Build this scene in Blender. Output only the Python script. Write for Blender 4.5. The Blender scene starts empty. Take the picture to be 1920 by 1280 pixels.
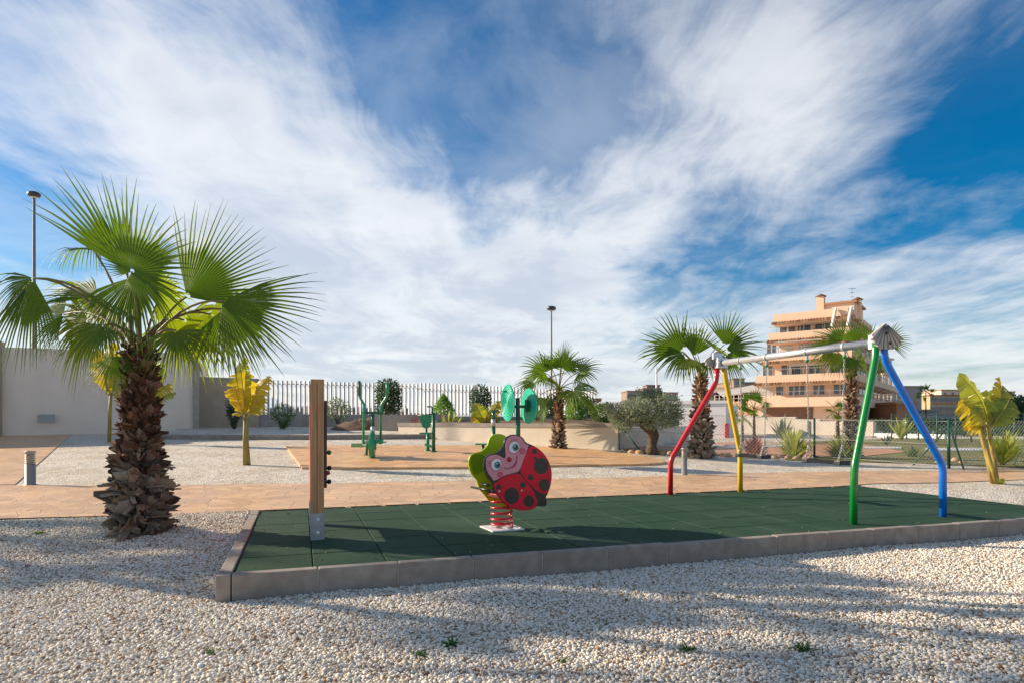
import bpy, math, random
import numpy as np
from mathutils import Vector, Matrix, noise
R = math.radians
V = Vector
sc = bpy.context.scene
C = sc.collection
# ------------------------------------------------------------------ camera
CAMZ = 1.2; F = 1193.0; HOR = 787.0
cd = bpy.data.cameras.new('camera'); cam = bpy.data.objects.new('camera', cd); C.objects.link(cam)
cam.location = (0, 0, CAMZ); cam.rotation_euler = (R(90), 0, 0)
cd.sensor_width = 36; cd.lens = 36*F/1920; cd.shift_y = (HOR-640)/1920.0
cd.clip_start = .05; cd.clip_end = 3000
sc.camera = cam
# ------------------------------------------------------------------ light
SUN_H = V((-.945, .327, 0)).normalized(); SUN_EL = R(22)
to_sun = V((SUN_H.x*math.cos(SUN_EL), SUN_H.y*math.cos(SUN_EL), math.sin(SUN_EL)))
sd = bpy.data.lights.new('sun', 'SUN'); sun = bpy.data.objects.new('sun', sd); C.objects.link(sun)
sd.energy = 5.0; sd.angle = R(.6); sd.color = (1, .84, .64)
sun.rotation_euler = (-to_sun).to_track_quat('-Z', 'Y').to_euler(); sun.location = (0, 0, 30)
vs = sc.view_settings
vs.view_transform = 'Standard'; vs.look = 'None'; vs.gamma = 1; vs.use_curve_mapping = False; vs.exposure = .55
W = bpy.data.worlds.new('World'); sc.world = W; W.use_nodes = True
def pdir(px, py): return V(((px-960)/F, 1, (HOR-py)/F)).normalized()
def build_world():
    nt = W.node_tree; N = nt.nodes; L = nt.links
    for n in list(N): N.remove(n)
    out = N.new('ShaderNodeOutputWorld'); bg = N.new('ShaderNodeBackground'); bg.inputs[1].default_value = .1
    L.new(bg.outputs[0], out.inputs[0])
    def sk(s, v):
        if isinstance(v, (int, float)): s.default_value = v
        elif isinstance(v, (tuple, list, Vector)): s.default_value = tuple(v)
        else: L.new(v, s)
    def ma(op, a, b=0.0, c=0.0, clamp=False):
        n = N.new('ShaderNodeMath'); n.operation = op; n.use_clamp = clamp
        for i, x in enumerate((a, b, c)): sk(n.inputs[i], x)
        return n.outputs[0]
    def vm(op, a, b=None, sc_=None, o=0):
        n = N.new('ShaderNodeVectorMath'); n.operation = op; sk(n.inputs[0], a)
        if b is not None: sk(n.inputs[1], b)
        if sc_ is not None: sk(n.inputs[3], sc_)
        return n.outputs[o]
    def nz(vec, scale, det=8, rough=.55, dist=0., col=False):
        n = N.new('ShaderNodeTexNoise'); sk(n.inputs['Vector'], vec); n.inputs['Scale'].default_value = scale
        n.inputs['Detail'].default_value = det; n.inputs['Roughness'].default_value = rough; n.inputs['Distortion'].default_value = dist
        return n.outputs[1 if col else 0]
    def mixc(f, a, b):
        n = N.new('ShaderNodeMix'); n.data_type = 'RGBA'; sk(n.inputs[0], f); 
        for i, x in ((6, a), (7, b)): sk(n.inputs[i], x if not isinstance(x, tuple) else x+(1,))
        return n.outputs[2]
    def mr(v, a, b, c=0., d=1., sm=True):
        n = N.new('ShaderNodeMapRange'); n.interpolation_type = 'SMOOTHSTEP' if sm else 'LINEAR'
        for i, x in enumerate((v, a, b, c, d)): sk(n.inputs[i], x)
        return n.outputs[0]
    sky = N.new('ShaderNodeTexSky'); sky.sky_type = 'NISHITA'; sky.sun_disc = False
    sky.sun_elevation = SUN_EL; sky.sun_rotation = math.atan2(SUN_H.x, SUN_H.y) % (2*math.pi)
    sky.air_density = 1.0; sky.dust_density = .6; sky.ozone_density = 3.0
    hs = N.new('ShaderNodeHueSaturation'); hs.inputs['Hue'].default_value = .499; hs.inputs['Saturation'].default_value = 1.6; hs.inputs['Value'].default_value = .8
    L.new(sky.outputs[0], hs.inputs['Color'])
    tc = N.new('ShaderNodeTexCoord'); D = tc.outputs['Generated']
    sx = N.new('ShaderNodeSeparateXYZ'); L.new(D, sx.inputs[0]); x, y, z = sx.outputs
    den = ma('ADD', ma('MAXIMUM', z, 0.0), .10)
    cb = N.new('ShaderNodeCombineXYZ'); L.new(ma('DIVIDE', x, den), cb.inputs[0]); L.new(ma('DIVIDE', y, den), cb.inputs[1])
    PL = cb.outputs[0]
    warp = vm('SCALE', vm('SUBTRACT', nz(PL, .55, 3, .5, col=True), (.5, .5, .5)), sc_=1.3)
    PW = vm('ADD', PL, warp)
    rot = N.new('ShaderNodeMapping'); L.new(PW, rot.inputs[0]); rot.inputs['Rotation'].default_value = (0, 0, R(10)); rot.inputs['Scale'].default_value = (1.0, .33, 1)
    n1 = nz(rot.outputs[0], 1.25, 9, .60, .25)
    rot2 = N.new('ShaderNodeMapping'); L.new(PW, rot2.inputs[0]); rot2.inputs['Rotation'].default_value = (0, 0, R(-14)); rot2.inputs['Scale'].default_value = (2.2, .42, 1)
    n2 = nz(rot2.outputs[0], 2.4, 9, .62, .15)
    n3 = nz(PL, 2.2, 8, .6, .3)
    # large cloud masses and gaps by sky direction
    DW = vm('NORMALIZE', vm('ADD', D, vm('SCALE', vm('SUBTRACT', nz(D, 5.0, 4, .55, col=True), (.5, .5, .5)), sc_=.16)))
    blobs = [  # px, py, sigma px, weight
        (150,110,190,.30),(300,150,120,.26),(400,230,120,.45),(560,300,130,.60),(650,400,130,.40),(500,430,140,.12),
        (250,300,160,.22),(60,230,130,.20),(560,560,150,.30),(720,640,170,.34),(900,520,110,.30),(960,430,120,.50),(1100,380,90,.55),(1220,335,60,.5),(840,480,100,.3),
        (1060,470,100,.34),(1180,660,150,.25),(1270,60,120,.40),(1350,150,110,.3),(1420,180,110,.26),(1520,260,120,.42),(1450,60,150,.18),(1640,180,110,.20),(1700,290,70,.14),
        (800,200,60,.10),(1500,380,110,.20),(880,720,200,.36),(1350,700,140,.16),(1500,560,120,.10),(1800,440,110,.10),(1800,700,160,.18),(60,620,150,.14),
        (1850,130,100,-.42),(1900,290,80,-.14),(1760,240,45,-.10),(700,130,90,-.20),(520,60,90,-.30),(640,190,70,-.22),(970,275,75,-.26),(850,310,70,-.20),
        (1110,110,80,-.14),(1180,270,75,-.30),(1320,420,110,-.12),(950,90,120,-.14),(20,350,90,-.28),(90,420,70,-.22),(30,540,60,-.10),(1290,540,110,-.10),
        (1700,620,110,-.06),(400,20,60,-.10),(1620,500,110,-.08),(1060,320,60,-.14)]
    acc = .0
    for px, py, s, w in blobs:
        c = pdir(px, py); k = (F/s)**2/1.6
        d = vm('DOT_PRODUCT', DW, tuple(c), o=1)
        e = ma('EXPONENT', ma('MULTIPLY_ADD', d, k, -k + math.log(abs(w)*(.46 if w > 0 else .95))))
        acc = ma('ADD' if w > 0 else 'SUBTRACT', acc, e)
    dens = ma('ADD', acc, .15)
    dens = ma('ADD', dens, ma('MULTIPLY', ma('SUBTRACT', n1, .5), 1.7))
    dens = ma('ADD', dens, ma('MULTIPLY', ma('SUBTRACT', n2, .5), .85))
    dens = ma('ADD', dens, ma('MULTIPLY', ma('SUBTRACT', n3, .5), 1.15))
    low = mr(z, .02, .26, .62, 0.)
    veil = mr(nz(PW, .8, 7, .6, .2), .35, .64, .02, .30); veil = ma('MULTIPLY', veil, mr(vm('DOT_PRODUCT', DW, tuple(pdir(1880, 120)), o=1), .90, .985, 1., .15))
    dens = ma('ADD', dens, low)
    cov = ma('MAXIMUM', mr(dens, -.10, 1.05, 0., .95), veil)
    cov = ma('ADD', ma('MULTIPLY', cov, .90), ma('MULTIPLY', veil, .08))
    thick = mr(ma('ADD', dens, ma('MULTIPLY', ma('SUBTRACT', nz(PW, .9, 6, .55), .5), 1.9)), .62, 1.45, 0., 1.)
    lowg = mr(z, .02, .32, .55, 0.)
    gz = ma('MULTIPLY', mr(nz(rot.outputs[0], 1.9, 7, .55), .42, .68), .55)
    grey = ma('MAXIMUM', ma('MULTIPLY', thick, .6), ma('MULTIPLY', gz, ma('ADD', lowg, .35)), clamp=True)
    ccol = mixc(grey, (6.9, 6.95, 7.05), (3.1, 3.7, 4.7))
    col = mixc(cov, hs.outputs[0], ccol)
    L.new(col, bg.inputs[0])
    W.cycles.sampling_method = 'MANUAL'; W.cycles.sample_map_resolution = 512
build_world()
# ------------------------------------------------------------------ helpers
ROOT = {}
def tag(o, label=None, cat=None, group=None, kind=None):
    if label: o['label'] = label
    if cat: o['category'] = cat
    if group: o['group'] = group
    if kind: o['kind'] = kind
    return o
def thing(name, label, cat, loc, group=None):
    o = bpy.data.objects.new(name, None); C.objects.link(o); o.location = loc; o.empty_display_size = .2
    ROOT[o.name] = V(loc); return tag(o, label, cat, group)
def frame(d):
    d = d.normalized(); u = d.cross(V((0, 0, 1)))
    if u.length < 1e-3: u = d.cross(V((0, 1, 0)))
    u.normalize(); return d, u, u.cross(d).normalized()
class MB:
    def __init__(s): s.v = []; s.f = []; s.m = []; s.s = []
    def add(s, vs_, fs, mi=0, sm=False):
        b = len(s.v); s.v.extend([tuple(p) for p in vs_])
        for f in fs: s.f.append(tuple(b+i for i in f)); s.m.append(mi); s.s.append(sm)
    def obox(s, c, ax, ay, az, mi=0):      # centre and half axes
        c = V(c); p = []
        for i in (-1, 1):
            for j in (-1, 1):
                for k in (-1, 1): p.append(c+ax*i+ay*j+az*k)
        s.add(p, [(0,1,3,2),(4,6,7,5),(0,4,5,1),(2,3,7,6),(0,2,6,4),(1,5,7,3)], mi)
    def box(s, c, size, rz=0, mi=0):
        m = Matrix.Rotation(rz, 3, 'Z')
        s.obox(c, m@V((size[0]/2,0,0)), m@V((0,size[1]/2,0)), V((0,0,size[2]/2)), mi)
    def beam(s, a, b, w, h, mi=0):          # rectangular bar a -> b
        a, b = V(a), V(b); d, u, n = frame(b-a)
        s.obox((a+b)/2, (b-a)/2, u*w/2, n*h/2, mi)
    def tube(s, pts, r, n=10, mi=0, caps=True, sm=True):
        pts = [V(p) for p in pts]
        if isinstance(r, (int, float)): r = [r]*len(pts)
        vs_ = []; up = None
        for i, p in enumerate(pts):
            d = (pts[min(i+1, len(pts)-1)]-pts[max(i-1, 0)]).normalized()
            if up is None: _, u, w = frame(d)
            else:
                u = up - d*up.dot(d); u = u.normalized() if u.length > 1e-6 else frame(d)[1]; w = u.cross(d)
            up = u
            for k in range(n):
                a = 2*math.pi*k/n; vs_.append(p+(u*math.cos(a)+w*math.sin(a))*r[i])
        fs = [(i*n+k, i*n+(k+1)%n, (i+1)*n+(k+1)%n, (i+1)*n+k) for i in range(len(pts)-1) for k in range(n)]
        s.add(vs_, fs, mi, sm)
        if caps:
            b = len(s.v)-len(vs_); m = (len(pts)-1)*n
            s.f.append(tuple(b+k for k in range(n-1, -1, -1))); s.m.append(mi); s.s.append(False)
            s.f.append(tuple(b+m+k for k in range(n))); s.m.append(mi); s.s.append(False)
    def lathe(s, base, prof, n=16, mi=0, sm=True):   # prof (r,z)
        base = V(base); vs_ = [base+V((r*math.cos(2*math.pi*k/n), r*math.sin(2*math.pi*k/n), z)) for r, z in prof for k in range(n)]
        s.add(vs_, [(i*n+k, i*n+(k+1)%n, (i+1)*n+(k+1)%n, (i+1)*n+k) for i in range(len(prof)-1) for k in range(n)], mi, sm)
        b = len(s.v)-len(vs_); s.f.append(tuple(b+k for k in range(n-1, -1, -1))); s.m.append(mi); s.s.append(False)
        s.f.append(tuple(b+(len(prof)-1)*n+k for k in range(n))); s.m.append(mi); s.s.append(False)
    def prism(s, poly, vec, mi=0, mside=None):
        n = len(poly); a = [V(p) for p in poly]; b = [p+V(vec) for p in a]
        s.add(a+b, [tuple(range(n)), tuple(range(2*n-1, n-1, -1))], mi)
        s.add(a+b, [(i, n+i, n+(i+1)%n, (i+1)%n) for i in range(n)], mi if mside is None else mside)
    def ball(s, c, r, nu=12, nv=8, mi=0):
        if isinstance(r, (int, float)): r = (r, r, r)
        c = V(c); vs_ = []
        for j in range(nv+1):
            t = math.pi*j/nv
            for k in range(nu):
                a = 2*math.pi*k/nu; vs_.append(c+V((r[0]*math.sin(t)*math.cos(a), r[1]*math.sin(t)*math.sin(a), r[2]*math.cos(t))))
        s.add(vs_, [(j*nu+k, (j+1)*nu+k, (j+1)*nu+(k+1)%nu, j*nu+(k+1)%nu) for j in range(nv) for k in range(nu)], mi, True)
    def build(s, name, mats, parent=None, bevel=0, sub=0):
        if not isinstance(mats, (list, tuple)): mats = [mats]
        off = V((0, 0, 0)); p = parent
        while p is not None and p.name not in ROOT: p = p.parent
        if p is not None: off = ROOT[p.name]
        me = bpy.data.meshes.new(name)
        ox, oy, oz = off
        me.from_pydata([(a-ox, b-oy, c-oz) for a, b, c in s.v], [], s.f)
        for m in mats: me.materials.append(m)
        me.polygons.foreach_set('material_index', s.m); me.polygons.foreach_set('use_smooth', s.s)
        me.update()
        o = bpy.data.objects.new(name, me); C.objects.link(o)
        if parent is not None: o.parent = parent
        if bevel:
            b = o.modifiers.new('bevel', 'BEVEL'); b.width = bevel; b.segments = 2; b.limit_method = 'ANGLE'
        return o
def copy_tree(o, parent=None):
    c = o.copy(); C.objects.link(c)
    if parent is not None: c.parent = parent
    for ch in [x for x in C.objects if x.parent == o]: copy_tree(ch, c)
    return c
# ------------------------------------------------------------------ materials
def mat(name, c1, c2=None, scale=4, rough=.7, bump=0, bscale=40, metal=0, trans=0, tcol=None, stretch=(1,1,1), lo=.35, hi=.65, spec=.5, coat=0, det=6, bdist=.02):
    m = bpy.data.materials.new(name); m.use_nodes = True; nt = m.node_tree; N = nt.nodes; L = nt.links
    b = N['Principled BSDF']; b.inputs['Roughness'].default_value = rough; b.inputs['Metallic'].default_value = metal
    b.inputs['Specular IOR Level'].default_value = spec; b.inputs['Coat Weight'].default_value = coat; b.inputs['Coat Roughness'].default_value = .08
    tc = N.new('ShaderNodeTexCoord'); mp = N.new('ShaderNodeMapping'); L.new(tc.outputs['Object'], mp.inputs[0]); mp.inputs['Scale'].default_value = stretch
    if c2 is None: c2 = tuple(x*.82 for x in c1)
    n = N.new('ShaderNodeTexNoise'); n.inputs['Scale'].default_value = scale; n.inputs['Detail'].default_value = det; L.new(mp.outputs[0], n.inputs['Vector'])
    cr = N.new('ShaderNodeValToRGB'); L.new(n.outputs[0], cr.inputs[0])
    cr.color_ramp.elements[0].position = lo; cr.color_ramp.elements[1].position = hi
    cr.color_ramp.elements[0].color = (*c2, 1); cr.color_ramp.elements[1].color = (*c1, 1)
    L.new(cr.outputs[0], b.inputs['Base Color'])
    if bump:
        n2 = N.new('ShaderNodeTexNoise'); n2.inputs['Scale'].default_value = bscale; n2.inputs['Detail'].default_value = 5; L.new(mp.outputs[0], n2.inputs['Vector'])
        bp = N.new('ShaderNodeBump'); bp.inputs['Strength'].default_value = bump; bp.inputs['Distance'].default_value = bdist
        L.new(n2.outputs[0], bp.inputs['Height']); L.new(bp.outputs[0], b.inputs['Normal'])
    if trans:
        t = N.new('ShaderNodeBsdfTranslucent'); mx = N.new('ShaderNodeMixShader'); mx.inputs[0].default_value = trans
        t.inputs[0].default_value = (*(tcol or c1), 1)
        L.new(b.outputs[0], mx.inputs[1]); L.new(t.outputs[0], mx.inputs[2]); L.new(mx.outputs[0], N['Material Output'].inputs[0])
    return m
def island(m, cols, amount=1.0):
    """colour per loose piece (leaf, stone) from a ramp"""
    nt = m.node_tree; N = nt.nodes; L = nt.links; g = N.new('ShaderNodeNewGeometry'); cr = N.new('ShaderNodeValToRGB')
    cr.color_ramp.interpolation = 'LINEAR'; e = cr.color_ramp.elements
    while len(e) < len(cols): e.new(.5)
    for i, (p, c) in enumerate(cols): e[i].position = p; e[i].color = (*c, 1)
    L.new(g.outputs['Random Per Island'], cr.inputs[0]); L.new(cr.outputs[0], N['Principled BSDF'].inputs['Base Color'])
    return m
# ------------------------------------------------------------------ terrain
MO = V((-2.18, 4.97)); E1 = V((.9487, .3162)); E2 = V((-.3162, .9487)); ML = 10.2; MW = 3.6
def ss(a, b, x):
    t = min(1, max(0, (x-a)/(b-a))); return t*t*(3-2*t)
def H(x, y):
    p = V((x, y))-MO; b = p.dot(E2); a = p.dot(E1)
    z = -.18*(1-ss(.1, 3.4, b))
    w = 1-.72*ss(2.5, 9, x) if y < 60 else 1-.72*ss(2.5, 9, x)
    z += .05*(min(max(y-12, 0), 15))*w
    return z
def HM(x, y):   # ground sheet: sunk under the rubber mat and the raised terrace
    p = V((x, y))-MO; b = p.dot(E2); a = p.dot(E1); z = H(x, y)
    if -.02 < a < ML+.02 and -.02 < b < MW+.02: z -= .12
    return z
def P(px, py, Y): return V(((px-960)/F*Y, Y, CAMZ-(py-HOR)/F*Y))
def G(px, py, dz=0.0):
    lo, hi = 2.0, None; y = 2.0; dx = (px-960)/F; dzz = -(py-HOR)/F
    while y < 200:
        if CAMZ+dzz*y <= H(dx*y, y)+dz: hi = y; break
        lo = y; y *= 1.01
    if hi is None: return V((dx*200, 200, H(dx*200, 200)+dz))
    for _ in range(30):
        m = (lo+hi)/2
        if CAMZ+dzz*m <= H(dx*m, m)+dz: hi = m
        else: lo = m
    return V((dx*hi, hi, CAMZ+dzz*hi))
def sheet(name, poly2, dz, material, cell=.5, kind='structure', side=0):
    """polygon draped over the terrain dz above it: clip a grid to the polygon"""
    import bmesh
    bm = bmesh.new(); pts = [V((p[0], p[1])) for p in poly2]
    f = bm.faces.new([bm.verts.new((p.x, p.y, 0)) for p in pts])
    x0 = min(p.x for p in pts); x1 = max(p.x for p in pts); y0 = min(p.y for p in pts); y1 = max(p.y for p in pts)
    for ax, a0, a1 in ((0, x0, x1), (1, y0, y1)):
        k = a0+cell
        while k < a1-1e-4:
            co = (k, 0, 0) if ax == 0 else (0, k, 0); no = (1, 0, 0) if ax == 0 else (0, 1, 0)
            bmesh.ops.bisect_plane(bm, geom=bm.verts[:]+bm.edges[:]+bm.faces[:], plane_co=co, plane_no=no); k += cell
    bmesh.ops.triangulate(bm, faces=[f for f in bm.faces if len(f.verts) > 4])
    for v in bm.verts: v.co.z = H(v.co.x, v.co.y)+dz
    if side:
        be = [e for e in bm.edges if e.is_boundary]
        r = bmesh.ops.extrude_edge_only(bm, edges=be)
        for v in [g for g in r['geom'] if isinstance(g, bmesh.types.BMVert)]: v.co.z -= side
    bmesh.ops.recalc_face_normals(bm, faces=bm.faces)
    me = bpy.data.meshes.new(name); bm.to_mesh(me); bm.free(); me.materials.append(material)
    up = sum(p.normal.z*p.area for p in me.polygons)
    if up < 0: me.flip_normals()
    o = bpy.data.objects.new(name, me); C.objects.link(o); tag(o, kind=kind); return o
# ------------------------------------------------------------------ ground materials
STONES = [(0.0,(.22,.12,.07)),(.05,(.40,.26,.16)),(.13,(.50,.42,.32)),(.35,(.70,.64,.54)),(.6,(.76,.72,.65)),(.85,(.80,.78,.74)),(1.0,(.62,.55,.46))]
def gravel_mat(name, vscale=42, tint=1.0):
    m = mat(name, (.6,.55,.46), rough=.85); nt = m.node_tree; N = nt.nodes; L = nt.links; b = N['Principled BSDF']
    tc = N.new('ShaderNodeTexCoord')
    vo = N.new('ShaderNodeTexVoronoi'); vo.inputs['Scale'].default_value = vscale; L.new(tc.outputs['Object'], vo.inputs['Vector'])
    sp = N.new('ShaderNodeSeparateColor'); L.new(vo.outputs['Color'], sp.inputs[0])
    cr = N.new('ShaderNodeValToRGB'); e = cr.color_ramp.elements
    while len(e) < len(STONES): e.new(.5)
    for i, (p, c) in enumerate(STONES): e[i].position = p; e[i].color = (c[0]*tint, c[1]*tint, c[2]*tint, 1)
    L.new(sp.outputs[0], cr.inputs[0])
    n = N.new('ShaderNodeTexNoise'); n.inputs['Scale'].default_value = .9; n.inputs['Detail'].default_value = 7; L.new(tc.outputs['Object'], n.inputs['Vector'])
    r2 = N.new('ShaderNodeValToRGB'); r2.color_ramp.elements[0].position = .38; r2.color_ramp.elements[0].color = (.84,.80,.74,1); r2.color_ramp.elements[1].position = .6
    L.new(n.outputs[0], r2.inputs[0])
    mx = N.new('ShaderNodeMix'); mx.data_type = 'RGBA'; mx.blend_type = 'MULTIPLY'; mx.inputs[0].default_value = 1
    L.new(cr.outputs[0], mx.inputs[6]); L.new(r2.outputs[0], mx.inputs[7]); L.new(mx.outputs[2], b.inputs['Base Color'])
    bp = N.new('ShaderNodeBump'); bp.inputs['Strength'].default_value = .9; bp.inputs['Distance'].default_value = .02; bp.invert = True
    L.new(vo.outputs['Distance'], bp.inputs['Height'])
    n3 = N.new('ShaderNodeTexNoise'); n3.inputs['Scale'].default_value = 3.5; n3.inputs['Detail'].default_value = 6; L.new(tc.outputs['Object'], n3.inputs['Vector'])
    bp2 = N.new('ShaderNodeBump'); bp2.inputs['Strength'].default_value = .7; bp2.inputs['Distance'].default_value = .10
    L.new(n3.outputs[0], bp2.inputs['Height']); L.new(bp2.outputs[0], bp.inputs['Normal']); L.new(bp.outputs[0], b.inputs['Normal'])
    return m
STONES = [(p, (min(.84,c[0]*1.06), c[1]*1.03, c[2]*.98)) for p, c in STONES]
M_gravel = gravel_mat('white gravel')
def crack_mat(name, c1, c2, vscale, crack, bump=.5, rough=.5, line=.02, patch=None):
    m = mat(name, c1, c2, scale=1.3, rough=rough, lo=.3, hi=.7); nt = m.node_tree; N = nt.nodes; L = nt.links; b = N['Principled BSDF']
    base = b.inputs['Base Color'].links[0].from_socket
    tc = N.new('ShaderNodeTexCoord')
    nd = N.new('ShaderNodeTexNoise'); nd.inputs['Scale'].default_value = 6; nd.inputs['Detail'].default_value = 4; L.new(tc.outputs['Object'], nd.inputs['Vector'])
    ad = N.new('ShaderNodeVectorMath'); ad.operation = 'MULTIPLY_ADD'; L.new(nd.outputs['Color'], ad.inputs[0]); ad.inputs[1].default_value = (.09,.09,.0); L.new(tc.outputs['Object'], ad.inputs[2])
    vo = N.new('ShaderNodeTexVoronoi'); vo.feature = 'DISTANCE_TO_EDGE'; vo.inputs['Scale'].default_value = vscale; vo.voronoi_dimensions = '2D'; L.new(ad.outputs[0], vo.inputs['Vector'])
    cr = N.new('ShaderNodeMapRange'); cr.inputs[1].default_value = line*.4; cr.inputs[2].default_value = line*1.6; L.new(vo.outputs['Distance'], cr.inputs[0])
    mx = N.new('ShaderNodeMix'); mx.data_type = 'RGBA'; L.new(cr.outputs[0], mx.inputs[0]); mx.inputs[6].default_value = (*crack, 1); L.new(base, mx.inputs[7])
    v2 = N.new('ShaderNodeTexVoronoi'); v2.voronoi_dimensions = '2D'; v2.inputs['Scale'].default_value = vscale; L.new(ad.outputs[0], v2.inputs['Vector'])
    hv = N.new('ShaderNodeHueSaturation'); sp = N.new('ShaderNodeSeparateColor'); L.new(v2.outputs['Color'], sp.inputs[0])
    mp = N.new('ShaderNodeMapRange'); mp.inputs[3].default_value = .82; mp.inputs[4].default_value = 1.12; L.new(sp.outputs[0], mp.inputs[0])
    L.new(mp.outputs[0], hv.inputs['Value']); L.new(mx.outputs[2], hv.inputs['Color']); L.new(hv.outputs[0], b.inputs['Base Color'])
    n2 = N.new('ShaderNodeTexNoise'); n2.inputs['Scale'].default_value = 14; n2.inputs['Detail'].default_value = 6; L.new(tc.outputs['Object'], n2.inputs['Vector'])
    sm = N.new('ShaderNodeMath'); sm.operation = 'MULTIPLY_ADD'; L.new(n2.outputs[0], sm.inputs[0]); sm.inputs[1].default_value = .8; L.new(cr.outputs[0], sm.inputs[2])
    bp = N.new('ShaderNodeBump'); bp.inputs['Strength'].default_value = bump; bp.inputs['Distance'].default_value = .012
    L.new(sm.outputs[0], bp.inputs['Height']); L.new(bp.outputs[0], b.inputs['Normal'])
    rr = N.new('ShaderNodeMapRange'); rr.inputs[3].default_value = rough-.12; rr.inputs[4].default_value = rough+.2; L.new(nd.outputs[0], rr.inputs[0]); L.new(rr.outputs[0], b.inputs['Roughness'])
    return m
M_path = crack_mat('stamped concrete', (.80,.50,.26), (.67,.40,.21), 3.3, (.36,.20,.12), rough=.42, line=.020)
M_pad = crack_mat('stamped concrete pad', (.80,.46,.20), (.69,.37,.16), 3.4, (.52,.28,.15), rough=.5, line=.015, bump=.4)
M_mat = mat('green rubber crumb', (.026,.072,.036), (.018,.050,.026), scale=60, rough=.85, bump=.6, bscale=260, bdist=.006, spec=.2)
def worn(m, scale, lo, hi, c, amt):
    nt = m.node_tree; N = nt.nodes; L = nt.links; s = N['Principled BSDF'].inputs['Base Color']; base = s.links[0].from_socket
    tc = N.new('ShaderNodeTexCoord'); n = N.new('ShaderNodeTexNoise'); n.inputs['Scale'].default_value = scale; n.inputs['Detail'].default_value = 9; n.inputs['Roughness'].default_value = .65; L.new(tc.outputs['Object'], n.inputs['Vector'])
    r = N.new('ShaderNodeMapRange'); r.inputs[1].default_value = lo; r.inputs[2].default_value = hi; r.inputs[4].default_value = amt; L.new(n.outputs[0], r.inputs[0])
    mx = N.new('ShaderNodeMix'); mx.data_type = 'RGBA'; L.new(r.outputs[0], mx.inputs[0]); L.new(base, mx.inputs[6]); mx.inputs[7].default_value = (*c, 1); L.new(mx.outputs[2], s)
worn(M_mat, .9, .45, .72, (.075,.115,.085), .55); worn(M_mat, 7, .64, .74, (.20,.22,.19), .45)
worn(M_path, 1.1, .5, .75, (.60,.46,.34), .5); worn(M_pad, .8, .5, .72, (.66,.50,.34), .5)
M_kerb = mat('grey brown concrete', (.33,.275,.23), (.25,.205,.17), scale=9, rough=.85, bump=.35, bscale=120, bdist=.006)
M_joint = mat('kerb mortar', (.46,.43,.36), rough=.9, bump=.3)
M_grass = mat('dry lawn', (.20,.22,.04), (.30,.25,.09), scale=1.6, rough=.9, bump=1, bscale=60, bdist=.06)
worn(M_kerb, 2.2, .5, .75, (.45,.41,.36), .6)
M_soil = mat('reddish soil', (.24,.14,.08), (.16,.10,.065), scale=8, rough=.95, bump=1, bscale=30, bdist=.08)
M_cream = mat('cream render', (.80,.69,.55), (.74,.63,.50), scale=2, rough=.9, bump=.1, bscale=80)
M_band = mat('grey shaded render', (.40,.34,.29), (.33,.28,.24), scale=3, rough=.9, bump=.15)  # grey carries the shade of the planter band and the wall behind
M_white = mat('white painted render', (.80,.79,.77), (.74,.73,.71), scale=1.5, rough=.85)
M_grey = mat('grey block', (.36,.34,.32), (.29,.27,.26), scale=3, rough=.9, bump=.2)
# ------------------------------------------------------------------ ground sheet
def ground():
    xs = sorted(set([-1500,-800,-400,-200,-100,-60,-40]+[x*.6 for x in range(-50, 51)]+[40,60,100,200,400,800,1500]+[x*.15 for x in range(-40, 60)]))
    ys = sorted(set([-300,-60,-20,-6,0,2]+[2+.15*k for k in range(0, 74)]+[13+.6*k for k in range(0, 60)]+[55,65,80,110,150,220,400,900,1800]))
    mb = MB(); vs_ = []
    for y in ys:
        for x in xs:
            z = HM(x, y)
            z += .018*noise.noise(V((x*1.1, y*1.1, 0))) if y < 11 else 0
            vs_.append((x, y, z))
    n = len(xs); mb.add(vs_, [(j*n+i, j*n+i+1, (j+1)*n+i+1, (j+1)*n+i) for j in range(len(ys)-1) for i in range(n-1)], 0, True)
    o = mb.build('ground', M_gravel); tag(o, kind='structure')
ground()
def mp(a, b): p = MO+E1*a+E2*b; return p
# rubber tiles
def rubber():
    mb = MB(); T = .6; g = .0035
    ax = V((E1.x, E1.y, 0)); ay = V((E2.x, E2.y, 0)); rnd = random.Random(3)
    for i in range(17):
        for j in range(6):
            c = mp((i+.5)*T, (j+.5)*T); z = rnd.uniform(-.0015, .0015)
            h = .02; a = T/2-g; q = a-.006
            lo = [V((c.x, c.y, z-2*h))+ax*sx*a+ay*sy*a for sx, sy in ((-1,-1),(1,-1),(1,1),(-1,1))]
            mid = [p+V((0,0,2*h-.006)) for p in lo]
            top = [V((c.x, c.y, z))+ax*sx*q+ay*sy*q for sx, sy in ((-1,-1),(1,-1),(1,1),(-1,1))]
            mb.add(lo+mid+top, [(8,9,10,11)]+[(k, (k+1)%4, 4+(k+1)%4, 4+k) for k in range(4)]+[(4+k, 4+(k+1)%4, 8+(k+1)%4, 8+k) for k in range(4)])
    tag(mb.build('rubber_surface', M_mat), kind='structure')
rubber()
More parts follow.
